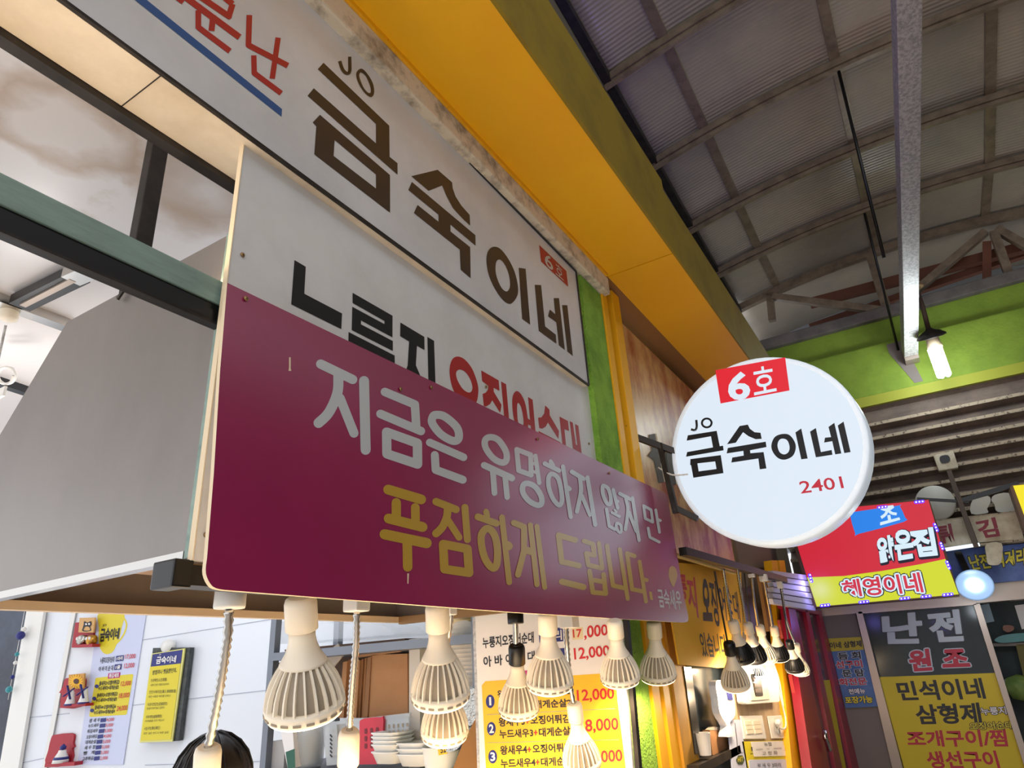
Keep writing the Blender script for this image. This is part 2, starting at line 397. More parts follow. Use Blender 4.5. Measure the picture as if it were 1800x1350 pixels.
# slatted roller panel
sl = thing('slatted_shutter', 'brown grey horizontal slatted panel with peeling edges under the green beam', 'shutter', (0.4, EY, 2.1))
zs_ = [Zl0] + [pE.at(x, y).z for x, y in ((1620, 731), (1620, 757), (1620, 782), (1620, 806), (1620, 830), (1620, 856), (1620, 882), (1620, 908), (1620, 934), (1620, 960))]
V, F, V2, F2 = [], [], [], []
for a, b in zip(zs_, zs_[1:]):
    n = len(V); d = a-b
    prof = [(EY+0.03, a), (EY+0.09, a-0.02), (EY+0.05, a-d*0.55), (EY+0.0, b+0.012), (EY+0.0, b), (EY+0.03, b)]
    V += [(x, yy, zz) for x in (XE0, XE1) for yy, zz in prof]
    F += [(n+i, n+i+1, n+7+i, n+6+i) for i in range(5)]
    v, f = boxv((XE0, XE1), (EY-0.012, EY+0.004), (b-0.002, b+0.022)); k = len(V2); V2 += v; F2 += [tuple(i+k for i in q) for q in f]
link('slats', V, F, m_slat, sl); link('peeling_edges', V2, F2, m_crust, sl)
# lower end wall
Zdt = pE.at(1600, 1070).z
struct(box('wall_back_lower', (XE0, pE.at(1508, 1100).x), (EY+0.02, EY+0.2), (0, zs_[-1]+0.02), m_stone))
struct(box('wall_back_header', (XE0, XE1), (EY+0.0, EY+0.2), (Zdt, pE.at(1740, 1026).z), m_sstrim))
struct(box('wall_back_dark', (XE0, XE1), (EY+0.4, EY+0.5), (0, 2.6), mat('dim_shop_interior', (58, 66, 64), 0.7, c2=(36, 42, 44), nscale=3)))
struct(box('wall_back_fill', (XE0, XE1), (EY+0.06, EY+0.2), (pE.at(1740, 1026).z, zs_[-1]+0.02), m_stone))
# ================================================================== CANOPY (yellow)
can = thing('canopy', 'long bright yellow boxed canopy above the white shop signs', 'canopy', (-0.64, 1.5, 2.98))
YSEAM = 2.115
box('soffit_panel', (-0.775, -0.508), (-0.9, YSEAM-0.002), (2.98, 2.995), m_yel, can)
box('soffit_panel', (-0.775, -0.508), (YSEAM+0.002, 4.2), (2.979, 2.994), m_yel, can)
box('face_panel', (-0.512, -0.503), (-0.9, YSEAM-0.003), (2.976, 3.315), m_olive, can)['label'] = 'weathered yellow outer face, shade in its olive colour'
box('face_panel', (-0.512, -0.505), (YSEAM+0.003, 4.2), (2.976, 3.27), m_olive, can)['label'] = 'lower weathered yellow outer face, shade in its olive colour'
box('top_cover', (-0.94, -0.512), (-0.9, 4.2), (3.24, 3.26), m_dark, can)
box('inner_board', (-0.958, -0.776), (2.112, 4.2), (2.982, 2.994), m_tag, can)
box('edge_strip', (-0.779, -0.765), (-0.9, 2.09), (2.966, 2.984), m_yfr, can)
# ================================================================== UPPER SIGN
def ztop(y): return 2.912 - 0.0243*(y-0.632)
def zbot(y): return 2.466 - 0.0135*(y-0.239)
Y0, Y1 = -0.85, 1.864
us = thing('shop_sign', 'long white unlit sign box with black Korean lettering in a warm-lit brown under the yellow canopy', 'sign', (XS-0.05, 0.8, 2.45))
fr = [(XS, Y0, zbot(Y0)), (XS, Y1, zbot(Y1)), (XS, Y1, ztop(Y1)), (XS, Y0, ztop(Y0))]
slab3('face_panel', fr, (1, 0, 0), 0.10, m_white, us)
tr_ = [((XS+0.001, Y0, zbot(Y0)-0.0025), (XS+0.001, Y1, zbot(Y1)-0.0025)), ((XS+0.001, Y1, zbot(Y1)), (XS+0.001, Y1, ztop(Y1))), ((XS+0.001, Y0, ztop(Y0)), (XS+0.001, Y1, ztop(Y1)))]
for a, b in tr_: beam('edge_trim', a, b, 0.006, 0.006, m_dark, us)
und = [(XS-0.004, Y0, zbot(Y0)-0.004), (XS-0.004, Y1, zbot(Y1)-0.004), (XS-0.106, Y1, zbot(Y1)-0.004), (XS-0.106, Y0, zbot(Y0)-0.004)]
slab3('underside_panel', und, (0, 0, -1), 0.003, m_fascia, us)['label'] = 'cream underside of the sign'
beam('underside_joint', (XS-0.004, 0.375, zbot(.375)-0.0045), (XS-0.106, 0.375, zbot(.375)-0.0045), 0.0015, 0.0012, m_dark, us)
c1, c2, r0 = crop(500, 80, 3.375), crop(820, 400, 5.625), crop(200, 0, 3.6)
decal('lettering', pS, [P_([(232, 102), (622, 476), (624, 660), (671, 698), (671, 766), (137, 298), (174, 253), (543, 580), (543, 465), (198, 140)]),
    P_([(211, 411), (626, 768), (627, 992), (177, 645), (189, 480), (168, 456)], [(298, 560), (543, 765), (543, 848), (292, 655)]),
    P_([(753, 775), (909, 737), (995, 812), (998, 845), (1015, 895), (1050, 950), (1099, 1005), (1102, 1068), (1060, 1030), (1000, 965), (960, 890), (936, 830), (855, 861)]),
    P_([(756, 809), (1133, 1125), (1134, 1187), (985, 1062), (985, 1103), (1102, 1196), (1105, 1380), (1045, 1330), (1040, 1210), (768, 993), (790, 946), (914, 1045), (914, 1003), (735, 857)])], m_warmblk, us, cr=c1, label='black Korean letters, warm reflections in their brown')
decal('lettering', pS, [R_([(270, 190), (340, 215), (420, 320), (480, 450), (510, 590), (500, 680), (440, 752), (370, 725), (290, 620), (225, 480), (197, 330), (215, 230)], [(330, 316), (375, 360), (415, 450), (430, 540), (425, 600), (395, 632), (350, 600), (310, 520), (288, 430), (295, 340)]),
    P_([(516, 397), (585, 407), (630, 960), (551, 903)]), P_([(675, 565), (738, 569), (778, 977), (884, 1060), (889, 1148), (715, 1022)]),
    P_([(862, 698), (915, 698), (973, 1211), (913, 1164), (889, 937), (806, 876), (824, 810), (878, 856)]), P_([(945, 767), (997, 768), (1052, 1272), (998, 1226)])], m_warmblk, us, cr=c2, label='black Korean letters at the far end, warm reflections in their brown')
decal('small_lettering', pS, [S_([(387, 66), (388, 140), (383, 162), (368, 165), (345, 142), (328, 92)], 20, sm=True, cap=False), R_([(455, 137), (490, 165), (525, 225), (532, 280), (515, 305), (480, 285), (440, 225), (426, 165)], [(458, 160), (485, 185), (508, 240), (512, 275), (498, 280), (470, 250), (447, 195), (445, 168)])], m_warmblk, us, cr=c1, label='small black latin letters, warm reflections in their brown')
decal('badge', pS, [P_([(718, 170), (988, 430), (1006, 586), (738, 336)])], m_red, us, cr=c2, label='red number badge')
decal('badge_lettering', pS, [T_('6', [(772, 238), (848, 308), (858, 436), (780, 366)], 0.01), T_('호', [(878, 338), (945, 402), (964, 530), (882, 458)], 0.0)], m_wlet, us, e=0.003, cr=c2)
decal('red_lettering', pS, [S_([(520, -40), (728, 102), (752, 25), (690, -25)], 38, cap=False), S_([(400, -58), (796, 235)], 40, cap=False), S_([(630, 95), (618, 195)], 38, cap=False),
    S_([(535, 65), (535, 172), (735, 323)], 36, cap=False), P_([(517, 160), (553, 160), (553, 195), (517, 180)]), S_([(858, 95), (852, 285), (1102, 415)], 36, cap=False), S_([(1040, 238), (1003, 497)], 34, cap=False), S_([(886, 350), (889, 462), (1060, 590)], 34, cap=False), S_([(340, -60), (440, 12)], 34, cap=False),
    S_([(728, 100), (729, 103)], 38), S_([(852, 285), (853, 286)], 36), S_([(889, 462), (890, 463)], 34)], m_red, us, cr=r0, label='red Korean letters')
decal('blue_stripe', pS, [P_([(-390, -484), (1065, 690), (1062, 738), (-460, -474)])], m_blue, us, cr=r0)
# ================================================================== LOWER WHITE PANEL
wp = thing('shop_board', 'flat white panel with black and red Korean letters behind the purple board', 'sign', (XW, 1.2, 1.76))
slab('panel', pW, [(430, 252), (820, 531), (1037, 682), (1057, 835), (1053, 1070), (338, 984)], 0.010, m_panel, wp)
wedge = pW
slab('edge_strip', PX(XW+0.001), [(429, 251), (430.5, 252), (340, 984), (338, 984)], 0.011, m_cream, wp)
beam('end_trim', (XW+0.002, 1.926, 1.74), (XW+0.002, 1.93, 2.47), 0.014, 0.012, m_tag, wp)
c7, c8 = crop(500, 440, 5.193), crop(760, 610, 6.0)
decal('black_lettering', pW, [P_([(91, 88), (195, 150), (181, 396), (526, 576), (519, 719), (62, 492)]), P_([(622, 387), (987, 597), (986, 795), (700, 640), (698, 675), (990, 828), (989, 918), (614, 727), (620, 515), (912, 673), (914, 645), (622, 480)]),
    P_([(585, 745), (1006, 960), (1008, 1060), (583, 850)]), P_([(1058, 658), (1277, 790), (1279, 910), (1210, 872), (1200, 1050), (1260, 1190), (1090, 1150), (1125, 1050), (1138, 832), (1056, 783)]), P_([(1305, 790), (1366, 826), (1380, 1250), (1315, 1220)])], m_blet, wp, cr=c7, label='black Korean letters')
decal('red_lettering', pW, [R_([(265, 100), (340, 130), (420, 230), (475, 380), (485, 480), (460, 590), (380, 620), (300, 560), (230, 470), (190, 340), (183, 220), (210, 130)], [(298, 238), (350, 265), (400, 340), (423, 420), (410, 470), (375, 478), (320, 440), (270, 360), (250, 290), (262, 250)]),
    P_([(515, 246), (700, 352), (708, 462), (647, 430), (647, 470), (730, 610), (716, 694), (632, 560), (610, 600), (570, 625), (543, 622), (530, 495), (565, 480), (585, 450), (590, 410), (525, 358)]), P_([(725, 363), (778, 392), (810, 770), (758, 740)]),
    R_([(883, 465), (930, 490), (975, 580), (1000, 700), (1010, 800), (1000, 900), (930, 870), (870, 790), (845, 640), (848, 520)], [(908, 590), (935, 630), (955, 720), (962, 810), (935, 830), (905, 790), (895, 700), (895, 610)]),
    P_([(1010, 527), (1058, 556), (1090, 910), (1042, 890), (1038, 830), (1000, 812), (1000, 745), (1030, 770)]), P_([(1190, 615), (1235, 660), (1238, 720), (1335, 885), (1330, 968), (1220, 795), (1195, 840), (1160, 860), (1128, 855), (1116, 745), (1150, 742), (1180, 700)]),
    P_([(1120, 885), (1350, 1005), (1350, 1030), (1122, 912)]), P_([(1341, 733), (1430, 780), (1442, 885), (1393, 865), (1410, 1040), (1372, 1022)]), P_([(1450, 782), (1482, 800), (1515, 1030), (1530, 1035), (1505, 812), (1540, 830), (1575, 1120), (1485, 1070)])], m_red, wp, cr=c8, label='red Korean letters')
def screws(pl, pts, parent, r=0.0045, e=0.002):
    for x, y in pts:
        lathe('screw', [(r, 0), (r, 0.0015), (r*0.6, 0.003), (0.0005, 0.0032)], mat('screw_brass', (150, 120, 80), 0.4, 0.8), parent, pl.at(x, y, e-0.001), pl.n, n=10)
screws(pW, [(426, 448), (854, 680), (1035, 780), (362, 940)], wp, 0.004)
# ================================================================== PURPLE BOARD
pP = Plane((-0.786, 1, 2.19), (1, 0, 0.045))
pb = thing('sign_board', 'purple board with rounded corners and white and yellow Korean slogan above the lamps', 'sign', (-0.79, 1.4, 1.72))
def purple_px(inset=0.0):
    c = [(400, 497), (1172, 869), (1211, 1093), (368, 1036)]
    out = [(399.5, 497)]
    out += smooth_path([(1150, 858), (1171, 869), (1176, 890)], 4)
    out += [(1203, 1052)] + smooth_path([(1209, 1078), (1209, 1092), (1196, 1094)], 4)
    out += [(900, 1076), (560, 1050)] + smooth_path([(395, 1037), (374, 1031), (362, 1008), (364, 980)], 4) + [(376, 830), (387, 650)]
    return out
PO = purple_px()
slab('board', pP, PO, 0.007, m_cream, pb)['label'] = 'cream edge of the board'
decal('face_film', pP, [P_(PO)], m_purple, pb, e=0.0008, label='purple face')
c3, c4, c5, c6 = crop(540, 620, 5.6267), crop(830, 740, 5.6267), crop(650, 840, 5.625), crop(950, 900, 6.43)
decal('white_lettering', pP, [S_([(133, 112), (450, 265)], 92), S_([(308, 230), (298, 400), (215, 590), (112, 695)], 100, sm=True), S_([(325, 450), (462, 795)], 92), S_([(562, 280), (578, 960)], 100),
    S_([(768, 388), (1065, 512), (1078, 720)], 84), S_([(724, 605), (1125, 775)], 84), S_([(785, 785), (1090, 895), (1092, 1102), (788, 1000)], 92, True), S_([(1270, 615), (1360, 632), (1480, 740), (1498, 845), (1440, 872), (1320, 805), (1238, 700), (1240, 640)], 80, True, True), S_([(1212, 888), (1546, 1034)], 76), S_([(1262, 1012), (1270, 1158), (1538, 1256)], 80)], m_wlet, pb, e=0.0018, cr=c3, label='white Korean letters')
decal('white_lettering', pP, [S_([(180, 160), (260, 190), (332, 300), (338, 385), (295, 412), (210, 370), (135, 270), (128, 190)], 64, True, True), S_([(118, 438), (392, 565)], 66), S_([(205, 500), (220, 712)], 58), S_([(325, 550), (345, 753)], 56),
    S_([(440, 282), (578, 335), (582, 535), (460, 490)], 50, True), S_([(625, 345), (662, 612)], 44), S_([(580, 410), (635, 432)], 30), S_([(585, 490), (645, 518)], 30), S_([(545, 617), (620, 650), (680, 740), (685, 815), (640, 832), (560, 790), (502, 710), (502, 640)], 56, True, True),
    S_([(775, 398), (800, 440)], 40), S_([(718, 422), (858, 490)], 46), S_([(790, 525), (850, 570), (882, 700), (885, 800), (855, 832), (800, 770), (758, 660), (755, 560)], 46, True, True), S_([(898, 450), (974, 950)], 42), S_([(940, 655), (962, 672)], 44),
    S_([(985, 503), (1102, 572)], 44), S_([(1065, 560), (1075, 700), (1035, 895)], 42, sm=True), S_([(1085, 740), (1164, 930)], 38), S_([(1140, 558), (1216, 1025)], 42),
    S_([(1300, 640), (1345, 670), (1370, 750), (1365, 820), (1330, 812), (1295, 730), (1288, 660)], 38, True, True), S_([(1395, 680), (1438, 860)], 34), S_([(1418, 785), (1440, 795)], 30), S_([(1328, 872), (1355, 1040), (1410, 1072)], 32), S_([(1382, 905), (1455, 945)], 28), S_([(1430, 1012), (1468, 1030), (1475, 1088), (1455, 1102), (1425, 1060)], 28, True, True), S_([(1410, 880), (1425, 900)], 24),
    S_([(1460, 718), (1565, 775)], 36), S_([(1520, 770), (1540, 880), (1515, 1072)], 34, sm=True), S_([(1552, 905), (1622, 1090)], 34), S_([(1585, 760), (1650, 1180)], 34),
    S_([(1695, 838), (1770, 880), (1785, 1000), (1712, 965)], 28, True), S_([(1815, 880), (1852, 1100)], 28), S_([(1840, 975), (1862, 985)], 26), S_([(1740, 1060), (1757, 1150), (1850, 1198)], 28)], m_wlet, pb, e=0.0018, cr=c4, label='white Korean letters on the far half')
decal('yellow_lettering', pP, [S_([(182, 116), (508, 213)], 98), S_([(262, 245), (262, 390)], 92), S_([(450, 292), (452, 420)], 86), S_([(187, 402), (522, 486)], 98), S_([(147, 558), (562, 645)], 102), S_([(370, 640), (375, 880)], 94),
    S_([(655, 235), (852, 312)], 74), S_([(770, 310), (760, 390), (715, 490), (655, 550)], 78, sm=True), S_([(775, 420), (882, 588)], 68), S_([(940, 292), (965, 610)], 70), S_([(725, 655), (965, 702), (982, 938), (738, 902)], 86, True),
    S_([(1150, 335), (1160, 380)], 58), S_([(1068, 385), (1252, 450)], 68), S_([(1165, 500), (1230, 560), (1262, 700), (1255, 850), (1215, 892), (1150, 820), (1108, 690), (1105, 560)], 72, True, True), S_([(1307, 390), (1378, 1032)], 58), S_([(1360, 665), (1372, 675)], 84),
    S_([(1425, 445), (1525, 485), (1525, 720), (1465, 958)], 60), S_([(1540, 715), (1600, 728)], 72), S_([(1587, 465), (1653, 1055)], 52), S_([(1652, 480), (1728, 1082)], 50)], m_ylet, pb, e=0.0018, cr=c5, label='yellow Korean letters')
decal('yellow_lettering', pP, [S_([(392, 318), (205, 262), (240, 562), (432, 605)], 64), S_([(242, 788), (486, 848)], 70), S_([(492, 328), (592, 362), (608, 490), (518, 468), (542, 600), (690, 635)], 52), S_([(660, 350), (698, 635)], 48), S_([(555, 670), (592, 908), (738, 922), (712, 705)], 54), S_([(572, 765), (720, 790)], 52),
    S_([(752, 382), (820, 832), (950, 862)], 50), S_([(895, 420), (986, 982)], 46), S_([(1062, 498), (978, 468), (1035, 872), (1165, 900)], 48), S_([(1120, 560), (1193, 1012)], 44), S_([(1165, 760), (1200, 770)], 44), P_([(1225, 897), (1258, 902), (1273, 996), (1240, 990)])], m_ylet, pb, e=0.0018, cr=c6, label='yellow Korean letters on the far half')
decal('drop_mark', pP, [P_(smooth_path([(1503, 848), (1470, 790), (1448, 720), (1455, 640), (1490, 610), (1530, 640), (1548, 710), (1530, 790)], 4, True))], m_ylet, pb, e=0.0018, cr=c6, label='pale yellow pointed mark')
decal('small_lettering', pP, [T_('금숙새우', [(1318, 868), (1578, 892), (1604, 1106), (1345, 1072)], 0.02)], m_wlet, pb, e=0.0018, cr=c6, label='small white Korean letters')
screws(pP, [(432, 525), (704, 684), (758, 681), (945, 772), (1071, 832)], pb, 0.004, 0.003)
decal('paint_drip', pP, [P_([(508, 628), (511, 628), (511, 648), (512, 652), (507, 652), (508, 645)]), P_([(716, 1008), (719, 1008), (718, 1026), (716, 1026)])], m_cream, pb, e=0.0024, label='dried cream drips')
# ================================================================== HOOD
HY = 0.56
hd = thing('range_hood', 'large brushed stainless extractor hood with a slanted back behind the purple board', 'hood', (-1.2, 1.2, 1.77))
prof = [(-0.862, 1.770), (-0.862, 2.302), (-1.374, 2.307), (-1.60, 2.05), (-1.60, 1.772)]
HY1 = 1.85
def hood_side(nm, y, th):
    V = [(x, yy, z) for yy in (y, y+th) for x, z in prof]; n = 5
    link(nm, V, [tuple(range(5)), tuple(range(9, 4, -1))]+[(i, (i+1) % n, n+(i+1) % n, n+i) for i in range(n)], m_ss, hd)
hood_side('side_panel', HY, 0.004); hood_side('end_panel', HY1-0.004, 0.004)
for nm, a, b in (('front_panel', 0, 1), ('top_panel', 1, 2), ('slanted_panel', 2, 3), ('back_panel', 3, 4)):
    (xa, za), (xb, zb) = prof[a], prof[b]
    V = [(xa, HY+0.004, za), (xb, HY+0.004, zb), (xb, HY1-0.004, zb), (xa, HY1-0.004, za)]
    d = Vector((xb-xa, 0, zb-za)).normalized(); nrm = Vector((-d.z, 0, d.x))
    o = slab3(nm, V, nrm, 0.004, m_ss, hd)
box('inner_liner', (-1.585, -0.872), (HY+0.012, HY1-0.012), (1.99, 1.995), m_ssi, hd)
box('bottom_lip', (-1.60, -1.575), (HY+0.005, HY1), (1.768, 1.786), mat('tan_lip', (206, 186, 158), 0.5, 0.2), hd)
box('bottom_lip', (-1.575, -0.862), (HY1-0.02, HY1), (1.762, 1.786), m_ssi, hd)
box('bottom_lip', (-1.60, -0.866), (HY-0.003, HY+0.016), (1.764, 1.776), m_chrome, hd)
box('corner_strip', (-0.862, -0.846), (HY-0.004, HY+0.02), (1.765, 2.302), m_gsteel, hd)
# ceiling of the stall with its frame and rails
def ring_stains(M, spots):
    nt = M.node_tree; N = nt.nodes; L = nt.links; b = N['Principled BSDF']; src = b.inputs['Base Color'].links[0].from_socket
    geo = N.new('ShaderNodeNewGeometry'); nz = N.new('ShaderNodeTexNoise'); nz.inputs['Scale'].default_value = 9; nz.inputs['Detail'].default_value = 5; L.new(geo.outputs['Position'], nz.inputs['Vector'])
    for p, r, wd, amt in spots:
        d = N.new('ShaderNodeVectorMath'); d.operation = 'DISTANCE'; d.inputs[1].default_value = p; L.new(geo.outputs['Position'], d.inputs[0])
        ad = N.new('ShaderNodeMath'); ad.operation = 'MULTIPLY_ADD'; ad.inputs[1].default_value = 0.16; L.new(nz.outputs[0], ad.inputs[0]); L.new(d.outputs['Value'], ad.inputs[2])
        rp = N.new('ShaderNodeValToRGB'); e = rp.color_ramp.elements; c = r+0.08; s = 1.0
        e[0].position = max(0, c-wd); e[0].color = (0.25, 0.25, 0.25, 1) if r > wd else (1, 1, 1, 1); e[1].position = c+wd; e[1].color = (0, 0, 0, 1)
        k = e.new(c); k.color = (1, 1, 1, 1); L.new(ad.outputs[0], rp.inputs[0])
        mu = N.new('ShaderNodeMath'); mu.operation = 'MULTIPLY'; mu.inputs[1].default_value = amt; L.new(rp.outputs[0], mu.inputs[0])
        mx = N.new('ShaderNodeMix'); mx.data_type = 'RGBA'; mx.inputs[7].default_value = lin((168, 134, 98)); L.new(mu.outputs[0], mx.inputs[0]); L.new(src, mx.inputs[6]); src = mx.outputs[2]
    L.new(src, b.inputs['Base Color'])
_pc = PZ(2.74)
ring_stains(m_ceil, [(_pc.at(112, 222), 0.13, 0.05, 0.65), (_pc.at(365, 335), 0.10, 0.09, 0.6), (_pc.at(330, 390), 0.03, 0.06, 0.4)])
struct(box('ceiling', (-4.9, -0.912), (-1.6, 3.2), (2.74, 2.78), m_ceil))
beam('ceiling_frame', (-0.918, -0.9, 2.468), (-0.918, 1.9, 2.448), 0.022, 0.022, m_dark, tagd=('dark steel frame bar along the inner edge of the cream sign underside', 'frame bar'))
struct(box('wall_above_opening', (-0.93, -0.906), (-0.9, 1.9), (2.48, 2.9), m_panel))
pst = thing('support_post', 'dark square steel post from the ceiling down to the top of the hood', 'post', (-1.165, 0.56, 2.30))
a = PY(0.575).at(265, 200); b = PY(0.575).at(232, 512)
beam('post', (b.x, 0.575, 2.305), (b.x-0.012, 0.575, 2.74), 0.034, 0.03, m_dark, pst, bev=0.003)
beam('bracket', (b.x+0.0, 0.552, 2.285), (b.x+0.035, 0.552, 2.315), 0.004, 0.008, m_dark, pst)
lsb = thing('added_light_strip', 'added warm LED strip lying hidden on the grey green beam', 'light strip', (-0.85, 0.6, 2.195))
box('strip', (-0.862, -0.855), (-0.85, 1.85), (2.1925, 2.196), m_lens, lsb)  # strip added out of sight to warm the underside of the sign
lamp_light('added_strip_light', 'AREA', (-0.858, 0.5, 2.202), 1.7, WARM, 0.012, rot=(math.pi, 0, 0), sy=2.6)
gb = thing('cross_beam', 'grey green steel beam with black rails running over the hood to the white panel', 'beam', (-0.845, 0, 2.12))
def zb_(px): return PX(-0.838).at(*px).z
box('beam', (-0.862, -0.838), (-0.9, 1.86), (2.150, 2.192), m_gsteel, gb, bev=0.002)
box('rail', (-0.855, -0.842), (-0.9, 0.70), (2.136, 2.150), m_black, gb)
box('rail', (-0.862, -0.838), (-0.9, 0.70), (2.118, 2.136), m_black, gb)
box('rail_lip', (-0.842, -0.838), (-0.9, 0.70), (2.114, 2.118), m_dark, gb)
# things under the ceiling seen left of the hood
pC = PZ(2.73)
def on_ceiling(nm, a, b, w_, h_, mt, parent=None, tagd=None, z=2.725):
    p = PZ(z); return beam(nm, p.at(*a), p.at(*b), w_, h_, mt, parent, tagd)
on_ceiling('ceiling_rail', (-120, 484), (118, 572), 0.045, 0.03, m_chrome, tagd=('silver aluminium rail under the white ceiling left of the hood', 'rail'))
on_ceiling('ceiling_rail', (-120, 632), (60, 692), 0.035, 0.03, m_black, tagd=('black rail under the white ceiling, lower left', 'rail'))
lt = thing('lighting_track', 'short black lighting track with a silver end under the white ceiling', 'lighting track', PZ(2.71).at(95, 500))
on_ceiling('track', (36, 533), (142, 481), 0.06, 0.03, m_black, lt, z=2.715); on_ceiling('end_piece', (126, 486), (154, 474), 0.055, 0.034, m_chrome, lt, z=2.712)
on_ceiling('slot', (40, 537), (128, 492), 0.018, 0.006, m_sstrim, lt, z=2.697)
pw = thing('hanging_cord_lamp', 'ivory lamp holder on a thin grey cord at the left edge', 'lamp holder', ZD(10, 560, 2.0))
lathe('bulb', [(0.012, 0.06), (0.02, 0.03), (0.035, 0), (0.03, -0.03), (0.001, -0.045)], emat('added_pendant_bulb', (245, 240, 230), 5), pw, ZD(-42, 780, 2.1))  # bulb and its light added out of view to brighten the ceiling
lamp_light('pendant_fill_light', 'POINT', ZD(-60, 830, 2.1), 5, (1.0, 0.95, 0.92), 0.05)
lathe('holder', [(0.001, 0.05), (0.02, 0.05), (0.026, 0.04), (0.026, -0.0), (0.018, -0.006)], m_pl, pw, ZD(14, 560, 2.05))
tube('cord', smooth_path([ZD(10, 572, 2.05), ZD(4, 600, 2.05), ZD(-4, 640, 2.05), ZD(-10, 700, 2.05), ZD(-42, 765, 2.1)], 4), 0.004, m_galv, pw)
cw = thing('cable_coil', 'coil of white cable hanging at the left edge below the black rail', 'cable', ZD(8, 660, 2.2))
tube('coil', smooth_path([ZD(8+16*math.cos(a*0.9)+a*0.5, 660+15*math.sin(a*0.9), 2.2+0.004*a) for a in range(14)], 4), 0.004, m_plw, cw)
box('cable_tag', (ZD(6, 685, 2.2).x-0.02, ZD(6, 685, 2.2).x+0.015), (ZD(6, 685, 2.2).y-0.004, ZD(6, 685, 2.2).y+0.004), (ZD(6, 694, 2.2).z-0.01, ZD(6, 680, 2.2).z), m_plw, cw)
# tube lamp added out of sight behind the hood to light the stall
fl = thing('added_tube_lamp', 'unseen white tube lamp added on the stall ceiling', 'ceiling lamp', (-2.7, 1.75, 2.68))
box('housing', (-2.75, -2.65), (1.25, 2.25), (2.70, 2.739), m_plw, fl); tube('tube_light', [(-2.7, 1.28, 2.685), (-2.7, 2.22, 2.685)], 0.014, emat('cool_tube', (225, 236, 255), 6), fl)
lamp_light('added_tube_light', 'AREA', (-2.7, 1.75, 2.66), 4, (0.68, 0.82, 1.0), 0.12, sy=1.0)
lamp_light('stall_fill_light', 'POINT', (-2.3, 1.5, 2.45), 6, (0.80, 0.88, 1.0), 0.1)  # point light without a fixture, added to lift the stall ceiling
# ================================================================== STALL BACK WALL AND WHAT HANGS ON IT
TWP = Vector((-3.569, 2.332, 1.586)); TWD = Vector((0.978, 0.208, 0)); TWN = Vector((0.208, -0.978, 0))
pTW = Plane(TWP, TWN)
a = TWP - TWD*1.6; b = TWP + TWD*2.45
V = [Vector((p.x, p.y, z)) - TWN*d for d in (0, 0.06) for p, z in ((a, 0), (b, 0), (b, 2.74), (a, 2.74))]
bw = struct(link('wall_inner', V, [(0, 1, 2, 3), (7, 6, 5, 4), (0, 4, 5, 1), (1, 5, 6, 2), (2, 6, 7, 3), (3, 7, 4, 0)], m_tile))
for q in ([(245, 1126), (480, 1088)], [(160, 1248), (480, 1212)], [(45, 1262), (122, 1254)], [(20, 1345), (90, 1330)], [(255, 1345), (470, 1338)]):
    beam('wall_seam', pTW.at(*q[0], 0.001), pTW.at(*q[1], 0.001), 0.004, 0.003, mat('seam_grey', (168, 176, 190), 0.6), bw)
slab('trim_corner', pTW, [(127, 1070), (134, 1070), (80, 1360), (72, 1360)], 0.006, m_chrome, e=0.012)['kind'] = 'structure'
struct(slab('trim_window_frame', pTW, [(48, 1065), (78, 1065), (28, 1375), (-6, 1375)], 0.02, m_plw, e=0.03))
struct(slab('window_1', pTW, [(-120, 1065), (47, 1065), (-2, 1375), (-200, 1375)], 0.01, mat('dark_window', (38, 44, 58), 0.2, c2=(60, 70, 90), nscale=3), e=0.016))
pQ = Plane(TWP + TWN*0.06, TWN)
og = thing('bead_ornament', 'string of blue and white beads hanging in the dark window at the left edge', 'ornament', pQ.at(35, 1130))
tube('string', [pQ.at(43, 1075), pQ.at(14, 1230)], 0.0015, m_plw, og)
for x, y, r, mt in ((42, 1106, .014, m_plw), (36, 1117, .024, m_navy), (27, 1165, .011, m_plw), (30, 1150, .012, mat('teal_glass', (60, 150, 160), 0.2)), (16, 1212, .018, mat('teal_glass', (60, 150, 160), 0.2)), (22, 1190, .012, m_navy)):
    p = pQ.at(x, y); lathe('bead', [(r*math.sin(math.pi*i/8), -r*math.cos(math.pi*i/8)) for i in range(9)], mt, og, p, n=14)
